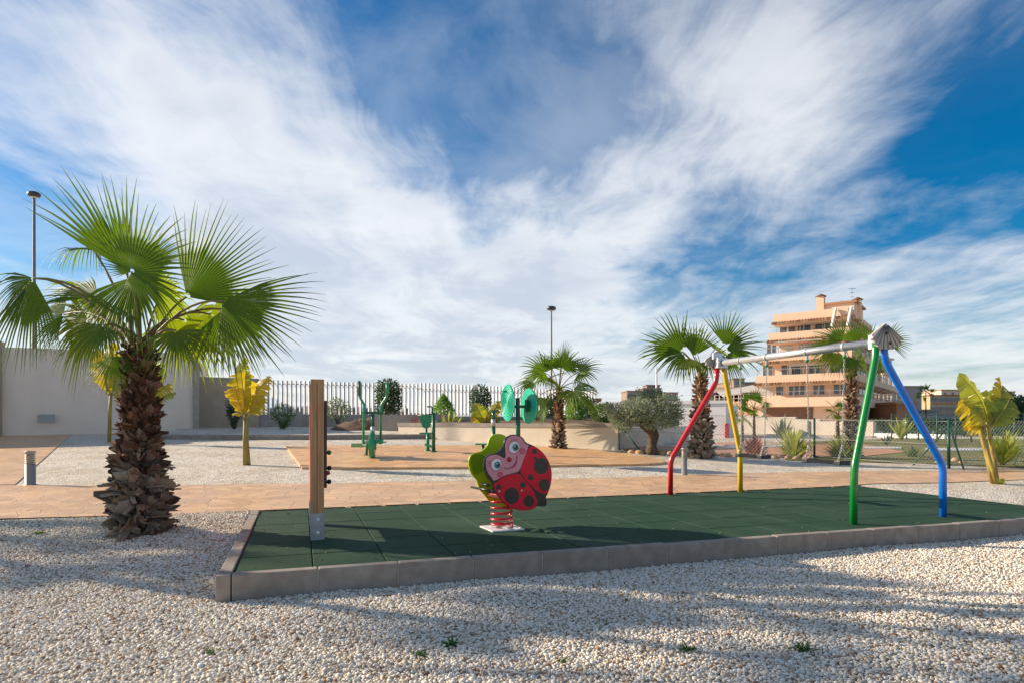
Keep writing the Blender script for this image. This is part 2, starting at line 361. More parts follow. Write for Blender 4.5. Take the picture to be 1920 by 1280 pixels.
def kerb():
    mb = MB(); w = .10; L_ = .64; ax = V((E1.x, E1.y, 0)); ay = V((E2.x, E2.y, 0)); rnd = random.Random(5)
    k = 0; a = -.005
    while a < ML+.1:
        b = min(a+L_, ML+.12); c = mp((a+b)/2, -w/2-.004); dz = rnd.uniform(-.004, .004)
        mb.obox(V((c.x, c.y, -.12+dz)), ax*((b-a)/2-.005), ay*w/2, V((0,0,.135)), 0)
        c2 = mp(b, -w/2-.002)
        mb.obox(V((c2.x, c2.y, -.125)), ax*.008, ay*(w/2-.003), V((0,0,.133)), 1)
        a = b
    # corner block and left side
    c = mp(-.06, -w/2-.004); mb.obox(V((c.x, c.y, -.12)), ax*.052, ay*w/2, V((0,0,.135)), 0)
    b = .002
    while b < MW+.05:
        e = min(b+L_, MW+.06); c = mp(-w/2-.006, (b+e)/2)
        mb.obox(V((c.x, c.y, -.12+rnd.uniform(-.003,.003))), ax*w/2, ay*((e-b)/2-.004), V((0,0,.135)), 0)
        b = e
    o = mb.build('kerb', [M_kerb, M_joint], bevel=.008); tag(o, kind='structure')
kerb()
def gp(l, dz=0): return [G(px, py, dz).xy for px, py in l]
A_ = mp(-.12, MW+.03); B_ = mp(ML-.1, MW+.03)
up = gp([(1920,880),(1778,881),(1650,883),(1500,885),(1300,890),(1180,895),(1034,897),(860,901),(610,906),(480,908),(360,909),(200,910),(25,910),(-260,912)])
lowr = gp([(1920,899),(1762,905),(1640,906.5)]); lowl = gp([(330,964),(0,973),(-300,980)])
ext = [V((17.0, 14.3))]; 
path = [V((16.5,12.9))]+lowr+[mp(ML-.5, MW+.03), mp(ML*.5, MW+.03), A_]+lowl+list(reversed(up))[0:]+[V((19.5,16.2))]
sheet('path', path, .012, M_path, .4)
# branch path at the left that runs towards the building
br = gp([(27,908.5),(-260,910)])+gp([(-330,816),(134,813)])
M_path2 = M_path
sheet('side_path', br, .016, M_path, .6, side=.03)
pad = gp([(536,838),(566,879),(640,879.5),(876,878.5),(1034,875),(1180,873),(1225,871.5),(1247,869),(1236,863),(1200,856),(1118,846),(1034,839),(860,837),(700,837)])
sheet('exercise_pad', pad, .05, M_pad, .5, side=.08)
# terrace with low kerb
def edging():
    pts = [G(296,823), G(420,823.5), G(580,823.5), G(700,823), G(800,822), G(886,820)]
    mb = MB()
    for a, b in zip(pts, pts[1:]):
        d = (b-a); n = V((-d.y, d.x, 0)).normalized()
        mb.obox((a+b)/2+n*.06+V((0,0,.0)), d/2, n*.06, V((0,0,.17)), 0)
    tag(mb.build('terrace_edging', M_kerb, bevel=.01), kind='structure')
    far = [G(886,817.5)]
    poly = [p.xy+V((0,.1)) for p in pts]
    top = [V((3.0, 26.5)), V((3.0, 40)), V((-17, 40)), V((-13, 23.9))]
    sheet('terrace_gravel', poly+top, .145, M_gravel, 1.0)
edging()
# ------------------------------------------------------------------ loose stones
def in_poly(x, y, poly):
    c = False; j = len(poly)-1
    for i in range(len(poly)):
        a, b = poly[i], poly[j]
        if (a[1] > y) != (b[1] > y) and x < (b[0]-a[0])*(y-a[1])/(b[1]-a[1])+a[0]: c = not c
        j = i
    return c
def stones():
    rng = np.random.default_rng(7)
    t = (1+5**.5)/2
    ico = np.array([(-1,t,0),(1,t,0),(-1,-t,0),(1,-t,0),(0,-1,t),(0,1,t),(0,-1,-t),(0,1,-t),(t,0,-1),(t,0,1),(-t,0,-1),(-t,0,1)], float); ico /= np.linalg.norm(ico[0])
    fc = np.array([(0,11,5),(0,5,1),(0,1,7),(0,7,10),(0,10,11),(1,5,9),(5,11,4),(11,10,2),(10,7,6),(7,1,8),(3,9,4),(3,4,2),(3,2,6),(3,6,8),(3,8,9),(4,9,5),(2,4,11),(6,2,10),(8,6,7),(9,8,1)])
    s = .0188; P_ = []
    for yy in np.arange(2.85, 9.3, s):
        w = .87*yy+.5; s2 = s if yy < 6 else s*1.15
        xs = np.arange(-w, w, s2); P_.append(np.stack([xs, np.full_like(xs, yy)], 1))
    p = np.concatenate(P_); p += rng.uniform(-.5, .5, p.shape)*s
    rel = p-np.array([MO.x, MO.y]); a = rel@np.array([E1.x, E1.y]); b = rel@np.array([E2.x, E2.y])
    keep = ~((a > -.13) & (b > -.125) & (a < ML+.3) & (b < MW+.1))
    keep &= b < MW+.02
    keep &= ~((p[:,1] > 7.2) & (a > ML)) | (b < MW)
    p = p[keep]
    pl = [tuple(q) for q in path]
    far = p[:,1] > 7.3
    k2 = np.array([not (f and in_poly(q[0], q[1], pl)) for q, f in zip(p, far)]); p = p[k2]
    n = len(p); z = np.array([HM(x, y)+.018*noise.noise(V((x*1.1, y*1.1, 0))) for x, y in p])
    r = rng.uniform(.0078, .0142, n)*np.where(rng.random(n) < .05, 1.45, 1)
    sc3 = np.stack([rng.uniform(.95,1.35,n), rng.uniform(.75,1.05,n), rng.uniform(.55,.85,n)], 1)
    v = ico[None]*(1+rng.uniform(-.22,.22,(n,12,1)))*sc3[:,None]*r[:,None,None]
    az = rng.uniform(0,6.283,n); tl = rng.normal(0,.5,n)
    ca, sa, ct, st = np.cos(az), np.sin(az), np.cos(tl), np.sin(tl)
    y1 = v[...,1]*ct[:,None]-v[...,2]*st[:,None]; z1 = v[...,1]*st[:,None]+v[...,2]*ct[:,None]
    x2 = v[...,0]*ca[:,None]-y1*sa[:,None]; y2 = v[...,0]*sa[:,None]+y1*ca[:,None]
    co = np.stack([x2+p[:,0:1], y2+p[:,1:2], z1+(z+rng.uniform(.000,.012,n))[:,None]], -1).reshape(-1,3)
    f = (fc[None]+12*np.arange(n)[:,None,None]).reshape(-1)
    me = bpy.data.meshes.new('loose_gravel'); me.vertices.add(len(co)); me.vertices.foreach_set('co', co.astype('f').ravel())
    me.loops.add(len(f)); me.loops.foreach_set('vertex_index', f.astype('i'))
    nf = len(f)//3; me.polygons.add(nf); me.polygons.foreach_set('loop_start', (np.arange(nf)*3).astype('i')); me.polygons.foreach_set('loop_total', np.full(nf,3,'i'))
    me.polygons.foreach_set('use_smooth', np.ones(nf, bool)); me.update(); me.validate()
    m = island(mat('pebble', (.6,.55,.5), rough=.8), STONES); me.materials.append(m)
    o = bpy.data.objects.new('gravel_stones', me); C.objects.link(o)
    tag(o, kind='stuff')
stones()

def litter():
    rnd = random.Random(8); mb = MB()
    for i in range(420):
        y = 3+6*rnd.random()**1.3; x = rnd.uniform(-.85, .85)*y; p = V((x, y))-MO; a, b = p.dot(E1), p.dot(E2)
        if b > -.2 and a > -.2: continue
        if b > MW-.2: continue
        z = HM(x, y)+.022; s = rnd.uniform(.008, .030); t = rnd.uniform(0, 6.28); d = V((math.cos(t), math.sin(t), rnd.uniform(-.2,.4))); e = V((-math.sin(t), math.cos(t), rnd.uniform(-.3,.3)))*rnd.uniform(.15,.5); c = V((x, y, z))
        mb.add([c-d*s, c+e*s+V((0,0,s*.3)), c+d*s, c-e*s+V((0,0,s*.2))], [(0,1,2),(0,2,3)])
    for i in range(120):
        q = mp(rnd.uniform(.1, ML), MW*rnd.random()**2.2) if i % 3 else mp(2.2*rnd.random()**2, rnd.uniform(.02, MW)); s = rnd.uniform(.005, .010); c = V((q.x, q.y, .004)); mb.ball(c, (s, s*.8, s*.6), 6, 4)
    tag(mb.build('dry_litter', island(mat('dry litter', (.2,.12,.06), rough=.9), [(0,(.10,.05,.03)),(.5,(.26,.16,.08)),(1,(.50,.42,.32))])), kind='stuff')
litter()
# ------------------------------------------------------------------ play equipment
def paint(name, c, rough=.28, coat=.3): return mat(name, c, tuple(x*.88 for x in c), scale=3, rough=rough, coat=coat)
M_red = paint('red paint', (.66,.012,.02)); M_yel = paint('yellow paint', (.80,.50,.02)); M_grn = paint('green paint', (.004,.24,.035)); M_blu = paint('blue paint', (.004,.17,.72))
M_galv = mat('galvanised steel', (.62,.64,.66), (.50,.52,.54), scale=14, rough=.36, metal=.55); M_plate = mat('taupe plastic', (.56,.52,.47), (.48,.44,.40), rough=.55)
M_ribs = mat('rib shade', (.20,.18,.16), rough=.6); M_whitep = mat('white plastic', (.78,.78,.77), rough=.4); M_black = mat('black plastic', (.012,.012,.013), rough=.35); M_rub = mat('dark rubber', (.022,.023,.026), rough=.9, spec=.15)
M_chain = mat('chain steel', (.42,.43,.44), (.26,.26,.26), scale=80, rough=.4, metal=.7)
M_dgrn = paint('dark green paint', (.008,.13,.065), .4); M_mgrn = paint('mid green paint', (.01,.32,.14), .35); M_teal = paint('teal plastic', (.005,.50,.32), .35)
M_lgrn = paint('pale green plastic', (.22,.46,.20), .5)
for m_, s_ in ((M_red,1),(M_yel,1),(M_grn,1),(M_blu,1)): worn(m_, 16, .63, .70, (.42,.40,.36), .14)
worn(M_mgrn, 9, .6, .7, (.25,.30,.26), .4); worn(M_teal, 5, .55, .75, (.10,.40,.32), .5)
def swing():
    top1 = P(1653, 641, 7.62); top2 = P(1348, 681, 10.45)
    loc = V(((top1.x+top2.x)/2, (top1.y+top2.y)/2, 0))
    t = thing('swing_set', 'metal swing frame with red, yellow, green and blue bent legs under a silver crossbar', 'swing set', loc)
    def leg(pts, m, lab):
        pp = []
        for i, p in enumerate(pts):        # soften the bends
            if 0 < i < len(pts)-1:
                a = p+(pts[i-1]-p).normalized()*.09; b = p+(pts[i+1]-p).normalized()*.09
                for k in range(6): s = k/5; pp.append(a*(1-s)**2+p*2*s*(1-s)+b*s*s)
            else: pp.append(p)
        mb = MB(); mb.tube(pp, .042, 20); tag(mb.build('leg', m, t), lab)
    def base(px, py): g = P(px, py, F*CAMZ/(py-HOR)); return g+V((0,0,-.02))
    leg([base(1600,982), P(1602,876,7.34), P(1642,668,7.58), P(1641,640,7.62)], M_grn, 'green leg')
    leg([base(1768,968), P(1768,872,7.91), P(1659,674,7.68), P(1657,645,7.66)], M_blu, 'blue leg')
    leg([base(1257,927), P(1257.5,862,10.22), P(1343,716,10.42), P(1345,685,10.43)], M_red, 'red leg')
    leg([base(1388,921), P(1388,849,10.68), P(1361,712,10.5), P(1357,685,10.48)], M_yel, 'yellow leg')
    d = (top1-top2).normalized()
    mb = MB(); mb.tube([top2, top1], .050, 24); mb.build('crossbar', M_galv, t)
    side = V((0,0,1)).cross(d).normalized(); up = V((0,0,1))
    for c, sg, first in ((top1, 1, True), (top2, -1, False)):
        mb = MB(); cc = c-d*sg*.06
        mb.obox(cc, d*.045, side*.10, up*.085, 0)
        mb.build('leg_clamp', M_whitep if first else M_galv, t, bevel=.008)
        # scalloped end plate
        apex = c+up*.215+d*sg*.055; mb = MB(); n = 9; pts = [apex]; 
        for i in range(2*n+1):
            f_ = -1+2*i/(2*n); a = R(47*f_); r = .315*(1-.26*abs(f_)**2.4)*(1 if i % 2 else .955)
            pts.append(apex+(side*math.sin(a)*1.42-up*math.cos(a))*r+d*sg*(.034 if i % 2 else .004))
        back = [p-d*sg*.03 for p in pts]; m = len(pts)
        mb.add(pts+back, [(0,i,i+1) for i in range(1,m-1)]+[(m,m+i+1,m+i) for i in range(1,m-1)]+[(i,m+i,m+i+1,i+1) for i in range(1,m-1)]+[(0,m,m+1,1),(m-1,2*m-1,m,0)])
        ep = mb.build('end_plate', M_plate, t); mb = MB()
        for q in pts[2:-1:2]: mb.tube([apex+(q-apex)*.12+d*sg*.004, q+d*sg*.004], .0045, 5)
        mb.build('ribs', M_ribs, ep)
        for du, dv in ((-.01,-.12), (.05,-.235)):
            mb = MB(); q = apex+side*du+up*dv+d*sg*.014; mb.tube([q, q+d*sg*.02], .014, 12); mb.build('bolt', M_black, ep)
        mb = MB(); mb.obox(c+up*.11-d*sg*.02+side*.05*sg, d*.02, side*.09, up*.055); mb.build('top_cap', M_galv, t, bevel=.006)
    def at(s): return top1+(top2-top1)*s
    tt = (.177,.382,.637,.828)
    for s in tt:
        p = at(s); mb = MB()
        mb.beam(p-up*.045, p-up*.12, .028, .035, 0); mb.ball(p-up*.125, (.026,.026,.026), 10, 8, 1)
        mb.tube([p+d*.02-up*.0, p-d*.02], .057, 18, 0); mb.build('hanger', [M_galv, M_grn], t)
    def link_chain(mb, a, b):
        L_ = (b-a).length; n = int(L_/.030); dd = (b-a).normalized(); _, u, w = frame(dd)
        for i in range(n):
            c = a+dd*((i+.5)*L_/n); pu = u if i % 2 else w; r1, r2 = .019, .0105
            pts = [c+dd*math.cos(k*math.pi/4)*r1+pu*math.sin(k*math.pi/4)*r2 for k in range(9)]
            mb.tube(pts, .0042, 4, 0, caps=False)
    labs = ['dark flat swing on two chains, the one nearer the green leg', 'dark flat swing on two chains, the one in front of the yellow leg']
    for k, (sa, sb, ta, tb) in enumerate(((.189,.367,.177,.382), (.655,.815,.637,.828))):
        z = .655; a = at(sa); b = at(sb); c = (a+b)/2; c = V((c.x, c.y, z))
        st = thing('swing', labs[k], 'swing', c, 'swings hanging from the crossbar')
        aa = V((a.x, a.y, z)); bb = V((b.x, b.y, z))
        mb = MB(); n = 10; L2 = (bb-aa); wv = side*.085; q = []
        for i in range(n+1):
            s = i/n; p = aa+L2*s-up*.0*math.sin(s*math.pi); q += [p-wv-up*.02, p+wv-up*.02, p+wv+up*.02, p-wv+up*.02]
        mb.add(q, [(4*i+j, 4*i+(j+1)%4, 4*i+4+(j+1)%4, 4*i+4+j) for i in range(n) for j in range(4)]+[(3,2,1,0),(4*n,4*n+1,4*n+2,4*n+3)])
        seat = mb.build('seat', M_rub, st, bevel=.006)
        for p in (aa, bb):
            mb = MB(); mb.obox(p, L2.normalized()*.05, wv*1.08, up*.028); mb.build('seat_end_cap', M_black, seat, bevel=.008)
        for p, s in ((aa, ta), (bb, tb)):
            topc = at(s)-up*.14; split = p+(topc-p)*.18
            mb = MB(); link_chain(mb, topc, split); link_chain(mb, split, p+wv*.8+up*.02); link_chain(mb, split, p-wv*.8+up*.02)
            mb.build('chain', M_chain, st)
swing()
def rider():
    c0 = P(941, 990, F*CAMZ/203.0); c0.z = 0
    t = thing('spring_rider', 'red and black ladybird spring rider with a smiling pink face on a red coil', 'spring rider', c0)
    n_ = V((.50,-.866,0)); tt = V((.866,.50,0)); K = F/c0.y; up = V((0,0,1))
    M_lime = mat('lime panel', (.52,.66,.01), (.46,.58,.01), scale=3, rough=.45, spec=.3); M_lred = mat('ladybird red', (.82,.004,.03), (.74,.004,.025), scale=3, rough=.4, spec=.3); M_pink = mat('pink face', (.78,.30,.34), (.70,.26,.31), rough=.35)
    M_wht = mat('eye white', (.85,.85,.85), rough=.3); M_iris = mat('eye teal', (.02,.22,.20), rough=.3); M_rose = mat('rose cheek', (.72,.10,.17), rough=.35); M_blk = mat('black panel', (.012,.011,.012), rough=.3)
    M_nose = mat('red nose', (.55,.01,.03), rough=.25); M_mouth = mat('pink mouth', (.68,.06,.22), rough=.3)
    KK = 5.565
    for m_ in (M_lime, M_lred, M_blk, M_pink): worn(m_, 12, .56, .74, (.45,.36,.33), .09)
    fc = c0+n_*.18
    def cvt(x, y, off=0.0, side=1):
        px = 860+x/KK; py = 780+y/KK
        # intersect the viewing ray with the panel plane through fc
        D = V(((px-960)/F, 1, -(py-HOR)/F)); o = V((0,0,CAMZ)); s = (fc-o).dot(n_)/D.dot(n_)
        return o+D*s+n_*off
    outline = [(262,470),(262,545),(300,640),(350,690),(352,712),(382,790),(440,865),(480,915),(540,950),(600,972),(660,982),(745,975),(800,950),(822,930),(880,940),(915,930),(922,880),(905,850),(930,805),(960,720),(972,640),(970,560),(950,490),(915,420),(860,355),(800,312),(735,285),(700,270),(680,230),(640,198),(590,185),(540,192),(500,215),(476,260),(470,305),(440,345),(385,385),(330,392),(285,420)]
    fr = [cvt(*p) for p in outline]
    def smooth(pp, it=2):
        for _ in range(it):
            q = []
            for i in range(len(pp)): a, b = pp[i], pp[(i+1) % len(pp)]; q += [a*.75+b*.25, a*.25+b*.75]
            pp = q
        return pp
    fr = smooth(fr, 1)
    mb = MB(); mb.prism(fr, -n_*.02); body = mb.build('ladybird_panel', M_blk, t, bevel=.004)
    off = V(-n_)*.36; bk = [p+off for p in fr]
    mb = MB(); mb.prism(bk, -n_*.02); bp_ = mb.build('back_panel', M_lime, t, bevel=.004)
    mb = MB(); in_ = [V(c0)+off+n_*.183+(p-c0-n_*.18)*1.0 for p in smooth([cvt(x,y) for x,y in [(278,475),(285,430),(330,405),(400,410),(445,450),(450,520),(400,600),(330,640),(300,600)]],2)]
    mb.prism(in_, n_*.004); mb.build('raised_patch', paint('olive lime', (.27,.40,.01), .35), bp_)
    def patch(name, pts, off, m, it=2, th=.004, par=body):
        mb = MB(); mb.prism(smooth([cvt(x, y, off) for x, y in pts], it), n_*th); return mb.build(name, m, par)
    def disc(name, x, y, rx, ry, off, m, par=body, rot=0, th=.003):
        pts = []
        for k in range(28):
            a = 2*math.pi*k/28; u, v = rx*math.cos(a), ry*math.sin(a); pts.append((x+u*math.cos(rot)-v*math.sin(rot), y+u*math.sin(rot)+v*math.cos(rot)))
        mb = MB(); mb.prism([cvt(a, b, off) for a, b in pts], n_*th); return mb.build(name, m, par)
    patch('wing', [(352,712),(380,690),(470,625),(560,598),(628,594),(690,662),(740,725),(790,800),(818,880),(812,930),(795,948),(740,970),(660,978),(600,968),(540,946),(480,910),(440,860),(384,786)], .003, M_lred, 1)
    patch('wing', [(742,302),(800,320),(858,362),(912,428),(945,495),(964,562),(966,640),(954,718),(928,795),(900,806),(860,800),(800,768),(735,705),(668,622),(642,590),(642,550),(664,480),(700,390)], .003, M_lred, 1)
    face = patch('face', [(278,475),(285,430),(330,402),(385,396),(432,410),(468,440),(490,420),(484,370),(480,320),(484,265),(505,225),(545,202),(590,196),(635,210),(668,240),(690,285),(715,292),(730,300),(700,380),(665,470),(630,570),(560,590),(480,612),(410,650),(358,672),(345,640),(310,600),(285,540)], .0035, M_pink, 1)
    for i, (x, y, r) in enumerate(((412,735,28),(550,825,82),(665,712,30),(728,880,58),(787,362,28),(797,434,17),(858,515,82),(748,632,30),(890,712,60))):
        disc('spot', x, y, r*.94, r*1.05, .006, M_blk)
    for x, y, ix, iy in ((575,320,588,322),(388,500,400,505)):
        disc('eye_rim', x, y, 64, 70, .0075, M_rose, face, R(20), .001)
        e = disc('eye', x, y, 54, 61, .009, M_wht, face, R(20)); disc('iris', ix, iy, 33, 37, .0125, M_iris, e, 0, .002); disc('pupil', ix+2, iy, 15, 18, .015, M_blk, e, 0, .002); disc('glint', ix-10, iy-14, 6, 7, .0175, M_wht, e, 0, .001)
        for k in (-1, 0, 1):
            a = math.atan2(-1.0, .0+k*.32) if x > 500 else math.atan2(k*.32-.15, -1.0)
            x0, y0 = x+62*math.cos(a), y+68*math.sin(a); mb = MB(); mb.tube([cvt(x0, y0, .009), cvt(x+92*math.cos(a+k*.06), y+98*math.sin(a+k*.06), .009)], .0022, 5); mb.build('eyelash', M_blk, face)
    disc('cheek', 660, 360, 33, 34, .0075, M_rose, face); disc('cheek', 430, 605, 33, 34, .0075, M_rose, face)
    mb = MB(); mb.ball(cvt(523,447,.012), .026, 14, 10); mb.build('nose', M_nose, face)
    patch('mouth', [(520,535),(560,520),(590,480),(604,440),(606,480),(595,515),(570,535),(545,542)], .0085, M_mouth, 2, .002, face)
    mb = MB(); mb.tube([cvt(x,y,.011) for x,y in ((470,532),(490,542),(520,540),(555,522),(585,490),(602,450),(604,405))], .0032, 6); mb.build('smile_line', M_blk, face)
    for x, y in ((418,778),(655,771)): mb = MB(); mb.ball(cvt(x,y,.008), .012, 10, 6); mb.build('bolt', M_whitep, body)
    # seat and grab bar between the panels
    sc_ = cvt(560,800)-n_*.18; mb = MB(); mb.obox(sc_+tt*.04, tt*.15, n_*.155, up*.015); mb.build('seat', M_black, t, bevel=.01)
    hb = cvt(335,775); mb = MB(); mb.tube([hb+n_*.06, hb-n_*.46], .013, 12); mb.tube([hb+n_*.05, hb+n_*.065], .022, 12); mb.build('handlebar', M_black, t)
    ft = cvt(330,720); mb = MB(); mb.tube([ft-n_*.02, ft-n_*.2], .014, 10); mb.build('footrest', M_black, t)
    # under-frame and coil
    mb = MB(); zc = .34; mb.obox(c0+V((0,0,zc+.03)), tt*.10, n_*.165, up*.02); mb.build('mounting_plate', M_red, t, bevel=.004)
    mb = MB(); pts = []; turns = 5.4
    for i in range(150):
        s = i/149; a = 2*math.pi*turns*s; z = .03+(.33)*(s**1.15); pts.append(c0+V((math.cos(a)*.118, math.sin(a)*.118, z)))
    mb.tube(pts, .0125, 10); mb.build('coil_spring', M_red, t)
    mb = MB(); m = Matrix.Rotation(R(24), 3, 'Z')
    mb.obox(c0+V((0,0,.008)), m@V((.19,0,0)), m@V((0,.19,0)), V((0,0,.008))); mb.build('base_plate', M_whitep, t, bevel=.003)
rider()
def activity_panel():
    b0 = P(595, 1010, F*CAMZ/223.0); b0.z = 0; ax = V((E1.x,E1.y,0)); ay = V((E2.x,E2.y,0)); up = V((0,0,1))
    M_wood = mat('varnished pine', (.50,.27,.12), (.36,.18,.075), scale=3.0, rough=.5, stretch=(9,9,.7), bump=.15, bscale=20)
    M_redb = paint('orange red board', (.62,.07,.02), .4); M_dkb = mat('dark red board', (.06,.012,.014), rough=.4)
    t = thing('activity_panel', 'wooden play panel seen edge-on, two square posts with boards and knobs between', 'play panel', b0)
    for s in (0, .95):
        q = b0+ay*s; mb = MB(); w = .064
        mb.obox(q+up*(.06+.775), ax*w, ay*.05, up*.775); post = mb.build('post', M_wood, t, bevel=.006)
        mb = MB(); mb.obox(q-ax*.004+up*(.81), ax*.0035, ay*.0515, up*.77)
        mb.build('post_groove', mat('groove', (.16,.08,.03), rough=.7), post) if s == 0 else None
        mb = MB()
        for sg in (-1, 1): mb.obox(q+ay*sg*.056+up*.135, ax*(w+.003), ay*.004, up*.135)
        mb.obox(q+up*.03, ax*w, ay*.05, up*.02)
        br_ = mb.build('post_bracket', M_galv2, post, bevel=.002)
        for z in (.075, .205): mb = MB(); mb.ball(q-ay*.062+up*z+ax*.004, (.02,.012,.02), 12, 8); mb.build('bolt', M_whitep, post)
    mb = MB(); mb.obox(b0+ay*.475-ax*.058+up*.88, ax*.010, ay*.47, up*.52); mb.build('board', M_redb, t, bevel=.003)
    mb = MB(); mb.obox(b0+ay*.45+ax*.082+up*.955, ax*.013, ay*.40, up*.445); bd = mb.build('board', M_dkb, t, bevel=.003)
    mb = MB(); mb.obox(b0+ay*.45+ax*.066+up*.955, ax*.006, ay*.36, up*.04); mb.build('board_spacer', M_black, t)
    for z, m, s in ((.86, M_grn, .28), (.70, M_black, .22), (.55, M_black, .30), (.62, M_red, .6)):
        mb = MB(); q = b0+ay*s+ax*.092+up*z; mb.tube([q, q+ax*.03], .008, 8); mb.ball(q+ax*.034, .026, 12, 8); mb.build('knob', m, bd)
M_galv2 = mat('zinc bracket', (.36,.39,.42), (.30,.33,.36), scale=20, rough=.4, metal=.5)
activity_panel()
# ------------------------------------------------------------------ outdoor exercise machines
def ell():
    g = G(693, 856, .05); Y0 = g.y
    def q(x, y, dy=0): return P(640+x/7.11, 700+y/7.11, Y0+dy)
    t = thing('cross_trainer', 'green outdoor cross trainer with two tall bent handles and a flywheel', 'exercise machine', g, 'green outdoor exercise machines')
    for pts, m, dy in (([(238,95),(240,290),(262,340),(298,400),(305,430),(300,560),(292,925)], M_dgrn, -.1), ([(612,110),(610,285),(592,330),(545,395),(530,430),(525,540),(525,925)], M_mgrn, .15)):
        mb = MB(); mb.tube([q(x, y, dy) for x, y in pts], .032, 12); h = mb.build('handle', M_mgrn, t)
        mb = MB(); mb.tube([q(x, y, dy) for x, y in pts[:2]], .038, 12); mb.build('grip', m, h)
    mb = MB(); mb.beam(q(278,521), q(562,521), .07, .07); mb.build('crossbar', M_dgrn, t, bevel=.01)
    mb = MB(); mb.tube([q(420,530), q(420,700)], .045, 14); mb.tube([q(420,700), q(420,800)], .05, 14, 1); mb.tube([q(418,800), q(400,1115)], .045, 14, 0); mb.build('column', [M_dgrn, M_galv], t)
    mb = MB(); c = q(412, 950, -.1)
    for k, (r, w) in enumerate(((.36,.05), (.30,.07), (.12,.10))): mb.tube([c-V((w,.0,0)), c+V((w,.02,0))], r, 28)
    mb.build('flywheel_cover', M_mgrn, t, bevel=.006)
    mb = MB(); mb.beam(q(300,925,-.1), q(350,890,.4), .05, .05); mb.beam(q(350,885,.4), q(330,1095,.5), .06, .06); mb.beam(q(525,925,.15), q(440,880,.5), .05, .05); mb.build('linkage', M_dgrn, t)
    for x, y, dy in ((232,965,-.35), (508,915,-.1)):
        mb = MB(); c = q(x, y, dy); mb.obox(c, V((.14,0,0)), V((0,.2,0)), V((0,0,.02))); mb.obox(c+V((0,-.2,.03)), V((.14,0,0)), V((0,.02,0)), V((0,0,.05))); mb.build('pedal', M_lgrn if x < 300 else M_mgrn, t, bevel=.01)
    mb = MB()
    for x, y, dy in ((398,1125,0), (330,1095,.5)): mb.lathe(q(x, y+5, dy), [(.11,0),(.11,.02),(.06,.05)], 16)
    mb.build('foot_flange', M_dgrn, t)
ell()
def press():
    g = G(812, 846, .05); Y0 = g.y
    def q(x, y, dy=0): return P(640+x/3.556, 680+y/3.556, Y0+dy)
    t = thing('chest_press', 'green outdoor seat machine with a tapered back pad beside a dark post', 'exercise machine', g, 'green outdoor exercise machines')
    mb = MB(); mb.tube([q(615,590), q(615,330)], .05, 14); mb.lathe(q(615,594), [(.12,0),(.12,.02),(.06,.05)], 16); mb.build('post', M_dgrn, t)
    mb = MB(); mb.tube([q(577,582,.3), q(577,470,.2)], .045, 12); mb.beam(q(560,540,.1), q(615,560,0), .06, .06); mb.lathe(q(577,586,.3), [(.1,0),(.1,.02),(.05,.05)], 16); mb.build('seat_leg', M_mgrn, t)
    mb = MB(); mb.obox(q(566,467,.0), V((.17,0,0)), V((0,.16,0)), V((0,0,.02))); mb.build('seat', M_mgrn, t, bevel=.01)
    pts = [(528,350),(545,343),(585,343),(601,352),(603,375),(590,425),(575,434),(552,434),(540,424),(524,375)]
    mb = MB(); mb.prism([q(x, y, .1) for x, y in pts], V((0,.04,0))); mb.build('back_pad', M_mgrn, t, bevel=.01)
    mb = MB(); mb.beam(q(568,470,.2), q(568,420,.2), .05, .04); mb.build('back_stay', M_dgrn, t)
    mb = MB(); mb.tube([q(570,290,-.1), q(600,290,-.1), q(606,300,-.1), q(606,345,0)], .022, 8); mb.tube([q(512,350,.2), q(640,338,.2)], .02, 8); mb.tube([q(632,388,-.1), q(664,388,-.1)], .024, 8); mb.build('press_handle', M_dgrn, t)
press()
def wheels():
    Y0 = 15.2; g = V(((972-960)/F*Y0, Y0, H(.15, Y0)+.05))
    def q(x, y, dy=0): return P(640+x/3.556, 680+y/3.556, Y0+dy)
    t = thing('arm_wheel_trainer', 'green outdoor arm trainer with two big teal discs on a dark post', 'exercise machine', g, 'green outdoor exercise machines')
    mb = MB(); mb.tube([g, q(1176,232)], .055, 16); mb.lathe(g, [(.14,0),(.14,.02),(.07,.05)], 16); mb.build('post', M_dgrn, t)
    mb = MB(); mb.tube([q(1120,290,.05), q(1176,290), q(1262,290,.05)], .035, 12); mb.build('axle_arm', M_dgrn, t)
    for cx, cy, ry, n_ in ((1113,263,122, V((-.93,-.36,0))), (1246,286,118, V((.91,.41,0)))):
        n_.normalize(); c = q(cx, cy); r = ry/3.556*Y0/F; tv = V((n_.y,-n_.x,0)); up = V((0,0,1))
        mb = MB(); prof = [c+(tv*math.cos(2*math.pi*k/40)+up*math.sin(2*math.pi*k/40))*r for k in range(40)]
        mb.prism(prof, n_*.03); 
        rings = MB()
        for rr in (.18,.32,.46,.60,.74,.88):
            rings.tube([c+n_*.032+up*r*(.0)+(tv*math.cos(2*math.pi*k/36)+up*math.sin(2*math.pi*k/36))*r*rr for k in range(37)], .014, 5, caps=False)
        d = mb.build('disc', M_teal, t, bevel=.008); rings.build('groove_rings', M_teal, d)
        mb = MB(); k_ = c-n_*.03; mb.tube([k_, k_+n_*.02], r*.34, 20); mb.obox(k_-n_*.02, n_*.02, tv*.05, up*r*.35); mb.build('hub_plate', M_dgrn, d)
        mb = MB(); h = c+n_*.04+up*r*.6; mb.tube([h, h+n_*.09], .018, 10); mb.build('crank_grip', M_dgrn, d)
wheels()
